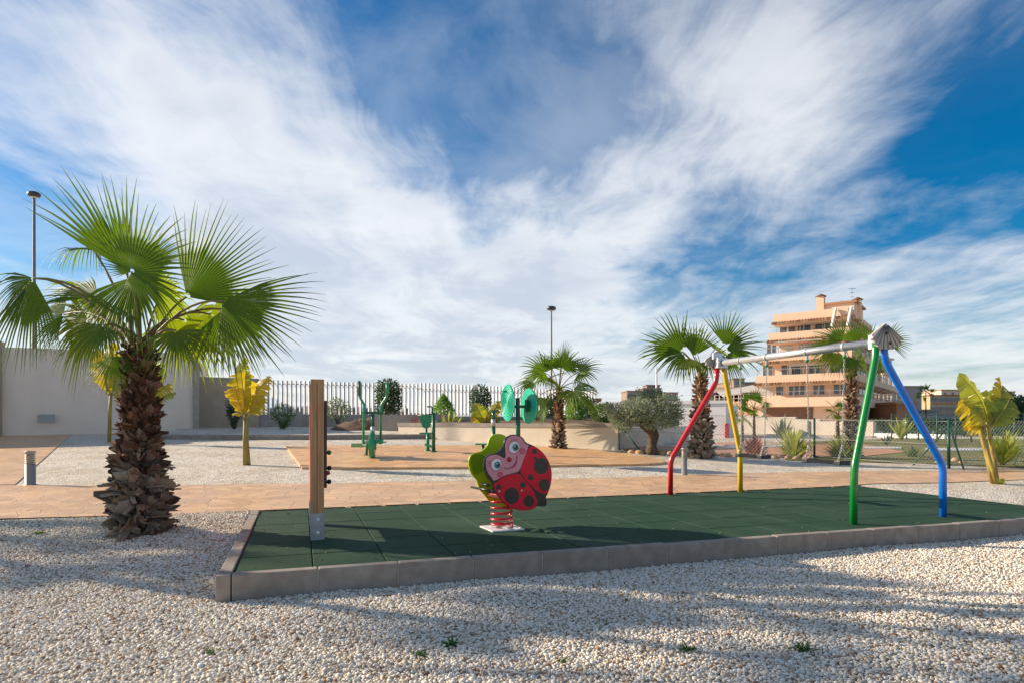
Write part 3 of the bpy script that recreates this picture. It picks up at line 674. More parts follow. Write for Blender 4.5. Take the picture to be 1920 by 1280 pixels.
def stepper():
    Y0 = 17.0; g = V(((926-960)/F*Y0, Y0, H(-.5, Y0)+.05))
    def q(x, y, dy=0): return P(640+x/3.556, 680+y/3.556, Y0+dy)
    t = thing('seated_stepper', 'slim green exercise post with a small teal seat behind the ladybird rider', 'exercise machine', g, 'green outdoor exercise machines')
    mb = MB(); mb.tube([g, q(1014,420)], .055, 12); mb.tube([q(1014,420), q(1014,372)], .06, 12, 1); mb.tube([q(1014,372), q(1014,318)], .05, 12); mb.build('post', [M_dgrn, M_galv], t)
    mb = MB(); mb.tube([q(985,318), q(1050,318)], .02, 8); mb.build('handlebar', M_dgrn, t)
    mb = MB(); mb.obox(q(945,540,-.2), V((.2,0,0)), V((0,.16,0)), V((0,0,.02))); mb.build('seat', M_mgrn, t, bevel=.01)
    mb = MB(); c = q(945,545,-.2); mb.tube([c, V((c.x,c.y,g.z))], .04, 10); mb.beam(V((c.x,c.y,g.z+.05)), g+V((0,0,.05)), .06, .06); mb.build('seat_leg', M_dgrn, t)
stepper()
# ------------------------------------------------------------------ bollards and lamps
M_alu = mat('brushed bollard', (.42,.39,.35), (.33,.30,.27), scale=10, rough=.42, metal=.35, stretch=(1,1,.2)); M_glass = mat('frosted lens', (.70,.68,.62), rough=.3)
def bollard(px, py, r, h, lab, louvre=True):
    g = G(px, py); t = thing('bollard_light', lab, 'bollard', g, 'low garden bollard lights')
    mb = MB(); mb.lathe(g, [(r*1.25,0),(r*1.25,.012),(r,.014),(r,h*.62)], 24); mb.build('post', M_alu, t)
    mb = MB(); mb.lathe(g+V((0,0,h*.62)), [(r*.7,0),(r*.7,h*.30)], 20); mb.build('lens', M_glass, t)
    mb = MB()
    for k in range(5): mb.lathe(g+V((0,0,h*(.64+.055*k))), [(r*.75,0),(r,.006),(r,.016),(r*.75,.022)], 24)
    mb.build('louvre', M_alu, t)
    mb = MB(); mb.lathe(g+V((0,0,h*.92)), [(r,0),(r,h*.07),(r*.93,h*.08)], 24); mb.build('cap', M_alu, t)
bollard(57,908,.085,.63,'large brushed bollard light on the path corner left of the big palm')
bollard(156,811,.085,.60,'small bollard light in front of the pale building wall')
bollard(1283,889,.06,.56,'slim bollard light beside the red swing leg and the palm')
bollard(985,832,.07,.55,'small bollard light against the cream planter wall')
M_dark = mat('dark lamp head', (.05,.05,.055), rough=.4); M_pole = mat('grey lamp pole', (.22,.20,.20), rough=.7)
def lamp(px, py, Y, lab, r=.26, pr=.07, bx=None):
    top = P(px, py, Y); g = V((top.x, Y, .6)); t = thing('street_lamp', lab, 'street lamp', g, 'street lamps beyond the garden')
    mb = MB(); mb.tube([g, top-V((0,0,.12))], [pr*1.3, pr*.75], 12); mb.build('pole', M_pole, t)
    mb = MB(); mb.lathe(top-V((0,0,.22)), [(r*.3,0),(r*.8,.04),(r,.10),(r,.18),(r*.7,.25),(r*.2,.28)], 20); mb.build('lamp_head', M_dark, t)
    mb = MB(); mb.lathe(top-V((0,0,.25)), [(r*.2,0),(r*.6,.03),(r*.6,.06)], 16); mb.build('lens', M_glass, t)
lamp(64,362,29,'tall street lamp with a round dark head rising behind the big palm')
lamp(1034,576,36,'tall street lamp with a flat head rising behind the middle palm', r=.26, pr=.05)
def mast():
    top = P(1231,688,70); g = V((top.x,70,.5)); t = thing('light_mast', 'thin white mast behind the olive tree', 'mast', g)
    mb = MB(); mb.tube([g, top], [.16,.09], 8); mb.build('pole', M_white, t)
mast()
# small marks on the gravel
M_weed = island(mat('weed green', (.05,.12,.02), rough=.6, trans=.3, tcol=(.1,.25,.03)), [(0,(.04,.10,.015)),(1,(.10,.20,.03))])
for i, (px, py, s, lab) in enumerate(((840,1211,.07,'dense green weed tuft in the white gravel, biggest near the centre'),(790,1231,.06,'flat weed sprig in the white gravel just left of the biggest tuft'),(1133,1172,.05,'small weed tuft in the gravel straight below the swing set red leg'),(1504,1221,.075,'dark weed tuft in the shaded gravel at the lower right'),
        (1285,1220,.055,'dark weed tuft in the gravel below the crossbar, left of the lower right tuft'),(1391,1124,.05,'small weed tuft in the gravel nearest the kerb on the right'),(397,1226,.05,'lone weed sprig in the gravel at the lower left'),(1056,1243,.04,'tiny weed tuft lowest in the gravel near the centre'),(73,1001,.07,'flat olive weed patch in the gravel left of the big palm'))):
    g = G(px, py); rnd = random.Random(i); mb = MB()
    for k in range(34):
        a = rnd.uniform(0, 6.28); L_ = s*rnd.uniform(.5,1.1); e = rnd.uniform(.1,.9); w = s*.10
        d = V((math.cos(a)*math.cos(e), math.sin(a)*math.cos(e), math.sin(e))); sd_ = V((-math.sin(a), math.cos(a), 0)); b = g+V((rnd.uniform(-1,1)*s*.5, rnd.uniform(-1,1)*s*.3, .008))
        mb.add([b-sd_*w*.3, b+sd_*w*.3, b+d*L_*.55+sd_*w, b+d*L_-V((0,0,L_*.15)), b+d*L_*.55-sd_*w], [(0,1,2,3,4)])
    o = mb.build('weed', M_weed); tag(o, lab, 'weed', 'weeds in the gravel')
# ------------------------------------------------------------------ palms
M_frond = mat('palm leaf', (.065,.125,.022), (.030,.075,.010), scale=3, rough=.5, trans=.36, tcol=(.24,.42,.010), spec=.22)
M_frond2 = mat('yellowing palm leaf', (.15,.20,.03), (.08,.13,.02), scale=3, rough=.55, trans=.42, tcol=(.42,.55,.01), spec=.2)
M_pet = mat('petiole', (.20,.19,.05), (.16,.10,.04), scale=5, rough=.6)
M_boot = island(mat('leaf bases', (.16,.09,.05), rough=.9, bump=.8, bscale=45, bdist=.02), [(0,(.035,.016,.009)),(.35,(.085,.036,.018)),(.65,(.16,.075,.04)),(.88,(.25,.17,.12)),(1,(.28,.11,.045))])
M_boot2 = island(mat('weathered leaf bases', (.20,.15,.11), rough=.95, bump=.8, bscale=45, bdist=.02), [(0,(.06,.04,.027)),(.4,(.19,.14,.10)),(.8,(.34,.28,.215)),(1,(.28,.15,.08))])
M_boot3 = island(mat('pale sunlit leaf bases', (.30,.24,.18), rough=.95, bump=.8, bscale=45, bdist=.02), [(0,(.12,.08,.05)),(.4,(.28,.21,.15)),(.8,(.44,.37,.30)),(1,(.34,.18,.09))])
M_boot4 = island(mat('reddish leaf bases', (.30,.15,.08), rough=.95, bump=.8, bscale=45, bdist=.02), [(0,(.12,.06,.03)),(.4,(.30,.15,.08)),(.8,(.42,.26,.16)),(1,(.36,.30,.22))])
M_core = mat('palm trunk', (.10,.055,.03), (.05,.028,.016), scale=12, rough=.95, bump=1, bscale=30, bdist=.05)
def fan_leaf(mb, hub, axis, nrm, Rr, rnd, spread=128, nseg=42, droop=.5, united=.46, cup=.12, mi=0, asym=.2, tipw=.82, tipp=1.05):
    axis = axis.normalized(); nrm = (nrm-axis*nrm.dot(axis)).normalized(); side = axis.cross(nrm).normalized()
    dth = R(spread)/nseg; Z = V((0,0,-1)); st = [.04,.22,united,united+.12,.74,.88,1.0]
    for i in range(nseg):
        th = R(-spread)+2*R(spread)*(i+.5)/nseg
        L_ = Rr*(1-asym+asym*math.cos(th*.9))*rnd.uniform(.86,1.06); jl = rnd.gauss(0,.05)
        d = (axis*math.cos(th)+side*math.sin(th)+nrm*cup*(1-math.cos(th)*.6)).normalized()
        lat = (side*math.cos(th)-axis*math.sin(th)).normalized(); p = V(hub); prev = 0; vs_ = []; dj = rnd.uniform(.6,1.6)*(droop+.04); tw = rnd.uniform(-.25,.25)
        for k, s in enumerate(st):
            step = (s-prev)*L_; prev = s
            bend = dj*(s**2.2)*(.55 if k < 3 else 1.25)
            dd = (d+Z*bend+lat*(jl*(s-united)*2.5 if s > united else 0)).normalized(); p = p+dd*step
            if s <= united: w = s*L_*math.tan(dth)*1.03
            else: w = united*L_*math.tan(dth)*(tipw*(1-(s-united)/(1-united))**tipp)+.0012
            ll = lat if s <= united else (lat+nrm*tw*(s-united)*2).normalized()
            nn = dd.cross(ll).normalized()*(.42*w)
            if nn.dot(nrm) < 0: nn = -nn
            vs_ += [p-ll*w-nn*.3, p+nn, p+ll*w-nn*.3]
        m = len(st); mb.add(vs_, [(3*k+j, 3*k+j+1, 3*k+4+j, 3*k+3+j) for k in range(m-1) for j in (0,1)], mi, False)
def arc(a, b, sag, n=8):
    a, b = V(a), V(b); return [a+(b-a)*(i/n)+V((0,0,1))*sag*4*(i/n)*(1-i/n) for i in range(n+1)]
def boots(mb, base, h, rad, n, sz, rnd, lean=V((0,0,0)), up0=.25, mi=0, flare=1.0):
    for i in range(n):
        f = ((i+.5)/n); z = f*h*.985; a = i*2.39996+rnd.uniform(-.25,.25); r = rad(f)
        o = V((math.cos(a), math.sin(a), 0)); tn = V((-o.y, o.x, 0))*rnd.choice((-1,1)); c = V(base)+lean*f+V((0,0,z))+o*r*.8
        s = sz*rnd.uniform(.6,1.5)*(1-.35*f); e = rnd.uniform(-.1,.9)+up0*f; w = s*rnd.uniform(.14,.34)
        d = (o*math.cos(e)*flare+V((0,0,math.sin(e)))+tn*rnd.uniform(.1,.9)).normalized(); sd_ = d.cross(o if abs(d.dot(o)) < .9 else V((0,0,1))).normalized()
        nn = sd_.cross(d).normalized(); curl = nn*s*rnd.uniform(-.25,.25)-V((0,0,1))*s*rnd.uniform(0,.25)*(1-f)
        p0, p1, p2 = c, c+d*s*.55, c+d*s+curl; th = s*.045; j = [rnd.uniform(-.6,.5)*s*.5 for _ in range(3)]
        vs_ = [p0-sd_*w*1.25, p0+nn*th*2, p0+sd_*w*1.25, p1-sd_*w+nn*th, p1+nn*th*2.6, p1+sd_*w+nn*th, p2-sd_*w*.75+d*j[0], p2+d*j[1]+nn*th, p2+sd_*w*.7+d*j[2]]
        bk = [v-nn*th*1.6 for v in vs_]
        mb.add(vs_+bk, [(0,1,4,3),(1,2,5,4),(3,4,7,6),(4,5,8,7),(12,13,10,9),(13,14,11,10),(15,16,13,12),(16,17,14,13),(0,3,12,9),(3,6,15,12),(2,11,14,5),(5,14,17,8),(6,7,16,15),(7,8,17,16)], mi)
def palm_trunk(t, base, h, rad, n, sz, rnd, mats, lean=V((0,0,0)), up0=.3, split=.45):
    mb = MB(); N_ = 14; mb.tube([V(base)+lean*(i/N_)+V((0,0,h*i/N_-.03)) for i in range(N_+1)], [rad(i/N_)*.82 for i in range(N_+1)], 16)
    tr = mb.build('trunk', M_core, t)
    mb = MB(); boots(mb, base, h, rad, n, sz, rnd, lean, up0)
    top = max(v[2] for v in mb.v); zc = base[2]+h*split
    # upper leaf bases are redder and fresher than the weathered ones below
    for k, f in enumerate(mb.f): mb.m[k] = 1 if (mb.v[f[0]][2] > zc+h*.12*math.sin(k*.7)) else 0
    tag(mb.build('leaf_bases', mats, tr), 'overlapping dry cut leaf bases')
def big_palm():
    rnd = random.Random(11); Y0 = 7.0; base = V(((262-960)/F*Y0, Y0, H(-4.1, Y0)-.02)); top = P(260, 655, Y0); h = top.z-base.z
    t = thing('fan_palm', 'large fan palm with a shaggy brown trunk beside the green mat at left', 'palm tree', base, 'fan palms in the garden')
    rad = lambda f: .196+.015*math.exp(-f*12)-.06*ss(.25,.6,f)-.055*ss(.6,.95,f)+.015*math.sin(f*9)
    palm_trunk(t, base, h, rad, 980, .155, rnd, [M_boot2, M_boot], up0=.5, split=.42)
    # hub px,py, depth, axis (x,y,z), normal (x,y,z), radius px, spread, droop, sag, yellow
    S = F/Y0
    L_ = [(247,510,-.55,(.75,-.2,.62),(.0,-1,-.05),150,160,.14,.05,0),
          (236,508,.25,(-.69,.1,.72),(.25,-1,.1),238,16,.03,.10,0),
          (238,506,.3,(-.22,.1,.97),(.2,-1,.1),185,15,.02,.10,0),
          (350,557,.1,(.68,.1,.70),(-.1,-1,.2),196,60,.04,.08,0),
          (417,565,-.35,(.88,-.1,-.46),(.12,-.9,.3),192,58,.14,.18,0),
          (62,522,-.3,(-.05,-.1,-1),(-.2,-1,.3),186,42,.5,.22,0),
          (62,522,-.25,(-.9,.1,-.5),(-.2,-1,.3),110,50,.7,.22,0),
          (183,557,.3,(-.95,.3,.18),(0,-.6,.75),160,40,.35,.12,0),
          (176,470,.55,(-.8,.3,.25),(0,-.3,.95),100,48,2.2,.1,0),
          (250,520,-.1,(.05,-.35,-.9),(0,-1,.2),165,70,.7,.1,0),
          (165,600,.5,(-.5,.2,-.7),(-.2,-.9,.4),150,105,.9,.18,1),
          (185,560,.9,(-.2,.6,-.5),(0,-1,.3),140,110,.8,.1,1),
          (345,600,.5,(.35,.3,-.8),(.2,-1,.2),135,110,.8,.15,1),
          (395,590,.35,(.8,.3,-.5),(.2,-.8,.5),135,100,.7,.16,1),
          (420,580,.0,(.35,-.1,-.95),(.3,-1,.3),130,62,.6,.14,0),
          (300,560,.9,(.2,.7,-.3),(0,-1,.5),140,115,.7,.1,1),
          (215,665,-.1,(.05,-.2,-1),(-.1,-1,.1),80,70,.5,.05,0),
          (120,590,.7,(-.9,.2,-.35),(0,-.8,.5),110,95,.9,.16,0),
          (268,500,.7,(.25,.5,.8),(0,-1,.2),105,60,.2,.05,0),
          (330,620,-.5,(.3,-.5,-.7),(.2,-1,.4),110,80,.9,.1,0),
          (195,610,-.45,(-.35,-.5,-.7),(-.2,-1,.4),110,80,.9,.1,0)]
    for (px, py, dy, ax, nr, rp, sp, dr, sag, ye) in L_:
        hub = P(px, py, Y0+dy); mb = MB()
        fan_leaf(mb, hub, V(ax), V(nr), rp*(Y0+dy)/F, rnd, sp, int(6+sp*.28) if sp > 100 else int(sp*.46)+2, dr, asym=.42 if sp > 150 else .12 if sp < 80 else .2)
        o = top+V((rnd.uniform(-.06,.06), rnd.uniform(-.05,.05), rnd.uniform(-.1,.02)))
        f = mb.build('frond', M_frond2 if ye else M_frond, t)
        mb = MB(); mb.tube(arc(o, hub, sag), [.026,.02,.018,.016,.014,.013,.012,.011,.010], 7); mb.build('petiole', M_pet, f)
big_palm()
def palm(px, py, Y, ptop, lab, seed, rpx, trunk_px, n=16, leafR=None, boots_n=200, yaw=0, mats=None, lean=V((0,0,0)), spec=None, group='fan palms in the garden', zb=None, nseg=24, loc=None, hubs=None):
    rnd = random.Random(seed)
    if loc is not None: base = V(loc)
    else:
        z = H((px-960)/F*Y, Y) if zb is None else zb; base = V(((px-960)/F*Y, Y, z-.02))
    topz = CAMZ-(ptop-HOR)/F*Y; h = topz-base.z; s = Y/F
    t = thing('fan_palm', lab, 'palm tree', base, group)
    r0 = trunk_px/2*s*.64; rad = lambda f: r0*(1.0+.25*math.exp(-f*8)-.38*ss(.35,1,f))
    palm_trunk(t, base, h, rad, boots_n, r0*.82, rnd, mats or [M_boot3, M_boot4], lean, .5)
    if hubs:
        top = base+lean+V((0,0,h-.03))
        for (hx, hy, dy, ax, nr, rp, sp, dr, ye) in hubs:
            hub = P(hx, hy, Y+dy); mb = MB(); fan_leaf(mb, hub, V(ax), V(nr), rp*s, rnd, sp, int(sp*.25)+2, dr, asym=.15, united=.42, tipw=.95, tipp=.8)
            f = mb.build('frond', M_frond2 if ye else M_frond, t); mb = MB(); mb.tube(arc(top, hub, .08, 5), [.024,.02,.017,.015,.013,.012], 5); mb.build('petiole', M_pet, f)
        return
    top = base+lean+V((0,0,h)); Rl = rpx*s*.55; Lp = rpx*s*.52
    for i in range(n):
        if spec and i < len(spec): az, el, roll = spec[i]; az = R(az); el = R(el)
        else: az = i*2.39996+yaw; el = R(82-118*(i/n)+rnd.uniform(-8,8))
        o = V((math.cos(az)*math.cos(el), math.sin(az)*math.cos(el), math.sin(el)))
        hub = top+o*Lp*rnd.uniform(.85,1.1)
        ax = (o+V((0,0,-.35-.3*(i/n)))).normalized()
        side = V((-math.sin(az), math.cos(az), 0)); nr = side.cross(ax).normalized()
        if nr.z < 0: nr = -nr
        nr = (nr+V((0,-1,0))*rnd.uniform(.2,1.3)+side*rnd.uniform(-.7,.7)).normalized()
        mb = MB(); fan_leaf(mb, hub, ax, nr, Rl*rnd.uniform(.85,1.1), rnd, rnd.uniform(100,130), nseg, .25+.65*(i/n), united=.42, tipw=.95, tipp=.8)
        f = mb.build('frond', M_frond2 if (i/n > .6 and rnd.random() < .5) else M_frond, t)
        mb = MB(); mb.tube(arc(top, hub, Lp*.12, 5), [.02,.016,.014,.012,.011,.01], 5); mb.build('petiole', M_pet, f)
palm(1048,834,18.7,731,'fan palm with a slim trunk in front of the slat fence at centre',4,94,30,n=15,boots_n=240)
palm(1315,871,17.0,703,'tall fan palm with a thick shaggy trunk behind the red swing leg',9,138,46,n=15,boots_n=420,
     hubs=[(1279,658,-.1,(-.75,.1,.62),(-.1,-1,.2),82,62,.12,0),(1281,662,-.2,(-.75,-.1,-.5),(-.2,-1,.4),66,70,.8,0),(1303,668,-.2,(-.05,.1,1),(0,-1,.2),66,38,.05,0),(1308,664,.3,(.25,.2,.95),(0,-1,.2),60,45,.08,0),
       (1358,646,0,(.35,.1,.95),(0,-1,.1),68,60,.08,0),(1361,655,-.2,(.98,-.1,.15),(-.1,-1,.4),76,45,.3,0),(1362,664,.1,(.7,0,-.7),(.2,-1,.3),66,70,.7,0),(1272,655,.5,(-.9,.3,.1),(0,-.8,.6),84,50,.5,0),
       (1295,672,-.6,(-.3,-.6,-.6),(-.2,-1,.5),56,70,.8,1),(1325,675,-.5,(.3,-.6,-.6),(.2,-1,.5),52,70,.8,0),(1290,650,.7,(-.3,.7,.6),(0,-1,.3),66,70,.1,1),(1340,655,.7,(.4,.7,.2),(0,-1,.4),64,80,.5,1)])
palm(1597,868,18.5,690,'tall fan palm standing right behind the green swing leg, before the apartment block',21,116,34,boots_n=380,
     hubs=[(1600,640,-.2,(-.1,0,1),(0,-1,.2),46,75,.12,0),(1625,650,0,(.5,.1,.8),(0,-1,.1),50,55,.1,0),(1663,640,.2,(.95,.1,.1),(-.1,-1,.3),52,62,.15,0),(1560,652,-.2,(-.8,0,-.1),(-.2,-1,.5),52,75,.7,1),(1570,660,.1,(-.4,-.2,-.9),(-.3,-1,.2),60,60,.5,1),
       (1635,665,-.2,(.5,-.1,-.8),(.3,-1,.2),56,60,.6,0),(1590,668,-.4,(-.1,-.4,-.9),(0,-1,.3),50,70,.6,0),(1580,640,.5,(-.6,.5,.6),(0,-1,.2),60,60,.2,0),(1548,655,.6,(-.95,.3,.2),(0,-.7,.7),46,55,.6,0),(1615,660,.6,(.2,.8,-.2),(0,-1,.3),56,80,.6,0)])
palm(1392,828,29,782,'short young fan palm by the pool wall, left one of the pair',31,34,9,n=9,boots_n=40,nseg=16,group='young palms by the pool wall')
palm(1414,826,29,766,'young fan palm by the pool wall, taller right one of the pair',32,38,10,n=9,boots_n=40,nseg=16,group='young palms by the pool wall')
palm(1571,828,27,778,'young fan palm before the perimeter wall, left of the tall green leg palm',33,34,12,n=9,boots_n=50,nseg=16,group='young palms by the pool wall')
palm(1736,790,95,738,'distant palm between the grey block and the ochre villa',35,22,4,n=12,boots_n=10,nseg=12,group='distant palms',zb=.5)
# ------------------------------------------------------------------ banana-like plants
M_ban = mat('yellow green paddle leaf', (.30,.34,.05), (.15,.24,.03), scale=3.5, rough=.4, trans=.42, tcol=(.52,.55,.02), spec=.4, lo=.4, hi=.62)
M_ban2 = mat('golden paddle leaf', (.42,.34,.03), (.20,.24,.03), scale=3.5, rough=.45, trans=.45, tcol=(.80,.58,.02), spec=.3, lo=.42, hi=.6)
M_ban3 = mat('green paddle leaf', (.16,.23,.04), (.10,.17,.03), scale=2.2, rough=.4, trans=.4, tcol=(.42,.50,.03), spec=.4)
M_stalk = mat('banana stalk', (.42,.34,.06), (.26,.16,.05), scale=3, rough=.6, stretch=(6,6,.8), bump=.3)
def paddle(mb, base, tip, nrm, width, rnd, droop=.1, torn=.5, n=20, cup=.12, mi=0):
    base, tip = V(base), V(tip); ax = tip-base; L_ = ax.length; d = ax.normalized(); nr = V(nrm); nr = (nr-d*nr.dot(d)).normalized(); sd_ = d.cross(nr).normalized()
    def mid(s): return base+ax*s+V((0,0,-1))*droop*L_*s*s+nr*.10*L_*math.sin(s*3.14)
    def wd(s): return width*max(.03, (1-abs((s-.46)/.54 if s > .46 else (.46-s)/.46)**2.4)**.62)
    for sg in (-1, 1):
        fold = rnd.uniform(.15,.6); ph = rnd.uniform(0, 6); cuts = [0.0]
        while cuts[-1] < 1: cuts.append(min(1, cuts[-1]+rnd.uniform(.6, 3.2 if torn < .7 else 1.8)/n*1.6))
        for s0, s1 in zip(cuts, cuts[1:]):
            m = max(1, int((s1-s0)*n+.5)); dr = rnd.uniform(0,.5)*torn; gp0, gp1 = rnd.uniform(0,.5)*torn, rnd.uniform(0,.5)*torn; wf = 1-rnd.uniform(0,.30)*torn
            cols = []
            for k in range(m+1):
                s = s0+(s1-s0)*k/m; w = wd(min(.995,max(.005,s)))*wf; u = k/m; col = []
                for q in (0,.34,.68,1):
                    pinch = (gp0*(1-u)-gp1*u)*(s1-s0)*L_*q*q
                    p = mid(s)+sd_*sg*w*q*math.cos(fold*q)+nr*(-w*math.sin(fold*q)*.8+width*(.05*math.sin(s*26+ph)+.018*math.sin(s*130))*q)+d*(w*.42*q*(1-s*.7)+pinch)+V((0,0,-1))*w*dr*q*q
                    col.append(p)
                cols.append(col)
            vs_ = [p for c_ in cols for p in c_]
            mb.add(vs_, [((4*k+q, 4*k+q+1, 4*k+5+q, 4*k+4+q) if sg > 0 else (4*k+q, 4*k+4+q, 4*k+5+q, 4*k+q+1)) for k in range(m) for q in range(3)], mi, True)
    return [mid(k/8) for k in range(9)]
def banana(base, stalk, leaves, lab, cat='banana plant', seed=1, name='banana_plant', sr=(.1,.06), group='banana plants in the gravel'):
    rnd = random.Random(seed); t = thing(name, lab, cat, base, group)
    for st in stalk: mb = MB(); mb.tube([V(p) for p in st], [sr[0]+(sr[1]-sr[0])*i/(len(st)-1) for i in range(len(st))], 12); mb.build('stalk', M_stalk, t)
    for (o, b, tp, nr, w, dr, tn, m) in leaves:
        mb = MB(); pts = paddle(mb, b, tp, V(nr), w, rnd, dr, tn, 20); lf = mb.build('leaf', m, t)
        mb = MB(); mb.tube(arc(o, b, .02, 4)+pts[1:], [sr[1]*.45]*5+[sr[1]*(.35-.035*k) for k in range(8)], 6); mb.build('midrib', M_stalk, lf)
def bq(Y):
    return lambda px, py, dy=0: P(px, py, Y+dy)
g = G(460,871); q = bq(g.y)
banana(g, [[g-V((0,0,.03)), q(459,830), q(460,775)], [g+V((.05,.05,-.03)), q(463,830,.06), q(462,778,.05)]],
   [(q(460,785), q(462,775), q(452,692,-.1), (.3,-1,.1), .42, .0, .6, M_ban2), (q(461,785), q(468,775), q(505,700,.1), (-.3,-1,.2), .33, .05, .8, M_ban2),
    (q(460,785), q(457,774), q(458,668,.1), (-.2,-1,0), .22, .0, .4, M_ban), (q(460,785), q(470,776), q(492,735,-.2), (0,-1,.3), .3, .1, .8, M_ban2), (q(460,785), q(455,775), q(441,720,-.2), (0.2,-1,.2), .26, .05, .5, M_ban2),
    (q(460,788), q(455,777), q(436,773,.1), (0,-.4,1), .1, .1, .8, M_ban2)],
   'golden leaved banana plant on a straight stalk between the big palm and wooden panel', seed=3, sr=(.055,.038))
g = G(205,828); q = bq(g.y)
banana(g, [[g-V((0,0,.03)), q(206,770), q(208,735)]],
   [(q(208,745), q(205,735), q(183,650,.1), (.5,-1,.1), .40, .05, .5, M_ban2), (q(208,745), q(212,735), q(232,660,.3), (-.2,-1,.2), .4, .0, .5, M_ban), (q(208,745), q(215,738), q(250,700,-.1), (0,-1,.3), .3, .2, .7, M_ban),
    (q(208,745), q(200,738), q(212,640,0), (0,-1,.1), .4, .0, .4, M_ban2), (q(208,745), q(214,740), q(236,742,-.1), (0,-.7,.8), .25, .3, .9, M_ban2)],
   'yellow banana plant half hidden behind the left side of the big palm trunk', seed=4, sr=(.06,.045))
g = G(283,832); q = bq(g.y)
banana(g, [[g-V((0,0,.03)), q(280,770), q(276,750)]],
   [(q(276,760), q(282,745), q(302,678,-.1), (-.3,-1,.1), .40, .0, .4, M_ban), (q(276,760), q(283,752), q(322,712,.1), (-.2,-1,.3), .34, .15, .9, M_ban2), (q(276,760), q(282,765), q(330,730,.1), (0,-.8,.5), .22, .1, .9, M_ban)],
   'banana plant with torn yellow leaves emerging right of the big palm trunk', seed=5, sr=(.06,.045))
g = G(911,818,.3); q = bq(23.0); g = q(911,818)
banana(g, [[g, q(911,800), q(912,792)]],
   [(q(911,800), q(912,795), q(938,748), (-.2,-1,.2), .30, .05, .5, M_ban2), (q(911,800), q(909,795), q(890,752), (.2,-1,.2), .32, .05, .5, M_ban), (q(911,800), q(914,797), q(936,778), (0,-.8,.5), .22, .2, .6, M_ban3),
    (q(911,800), q(907,797), q(884,772), (0,-.8,.5), .24, .15, .6, M_ban2), (q(911,800), q(906,799), q(888,798), (0,-.6,.8), .2, .35, .6, M_ban), (q(911,800), q(911,795), q(914,765,.2), (0,-1,.1), .26, 0, .4, M_ban3)],
   'pale yellow banana plant in front of the cream planter behind the ladybird rider', seed=6, sr=(.10,.06))
g = G(1862,906); q = bq(g.y); S_ = g.y/F
banana(g, [[g-V((0,0,.03)), q(1852,860), q(1840,815), q(1833,795)], [g+V((.10,.03,-.03)), q(1864,860,.05), q(1856,820), q(1852,790)], [g+V((.05,-.05,-.03)), q(1858,870,-.05), q(1846,830), q(1842,800)]],
   [(q(1845,810), q(1852,790), q(1798,702,-.15), (.15,-1,.25), .31, -.02, .35, M_ban), (q(1845,810), q(1843,800), q(1798,744,-.2), (.2,-1,.1), .34, .08, .7, M_ban2), (q(1852,810), q(1860,795), q(1880,722,.2), (-.3,-1,.1), .32, .0, .6, M_ban),
    (q(1852,810), q(1856,795), q(1874,706,.3), (.2,-1,.1), .18, .0, .5, M_ban2), (q(1855,810), q(1858,800), q(1893,742,.0), (-.2,-1,.2), .30, .1, .35, M_ban3), (q(1845,812), q(1842,806), q(1806,790,-.1), (0,-.8,.6), .20, .1, .8, M_ban2),
    (q(1852,810), q(1854,800), q(1850,730,.3), (.1,-1,.1), .26, .0, .5, M_ban), (q(1845,812), q(1846,802), q(1822,760,-.25), (.2,-1,.2), .24, .06, .7, M_ban)],
   'big banana plant with broad torn yellow-green leaves at the right edge', seed=7, sr=(.045,.03))

palm(-640,880,7.4,275,'fan palm standing just outside the frame beyond the left edge',51,240,52,n=22,boots_n=160,loc=(-9.3,7.4,0),lean=V((0,0,0)))
palm(-700,860,8.6,480,'second fan palm outside the frame beyond the left edge',52,190,52,n=18,boots_n=160,loc=(-13.0,9.3,0))
# ------------------------------------------------------------------ walls and fences
UP = V((0,0,1))
def wallseg(mb, a, b, z0, z1, th, mi=0):
    a = V((a[0], a[1], 0)); b = V((b[0], b[1], 0)); d = (b-a)/2; n = V((-d.y, d.x, 0)).normalized()*th/2
    mb.obox((a+b)/2+UP*(z0+z1)/2, d, n, UP*(z1-z0)/2, mi)
M_bwall = mat('pale beige render', (.84,.72,.61), (.78,.67,.57), scale=1.2, rough=.9, bump=.08, bscale=60)
M_frame = mat('stone frame', (.42,.37,.31), (.34,.30,.25), scale=6, rough=.9, bump=.3)
M_beige = mat('brown beige wall', (.50,.39,.27), (.43,.33,.235), scale=2, rough=.9, bump=.15)
M_lowc = mat('grey garden wall', (.42,.37,.32), (.34,.30,.26), scale=3, rough=.9, bump=.2)
M_vent = mat('metal vent', (.40,.42,.42), rough=.5, metal=.4)
worn(M_bwall, .5, .5, .75, (.56,.47,.39), .35); worn(M_white, .6, .5, .75, (.55,.53,.48), .4); worn(M_cream, .9, .5, .75, (.55,.47,.38), .45); worn(M_beige, .7, .45, .7, (.33,.27,.20), .5)
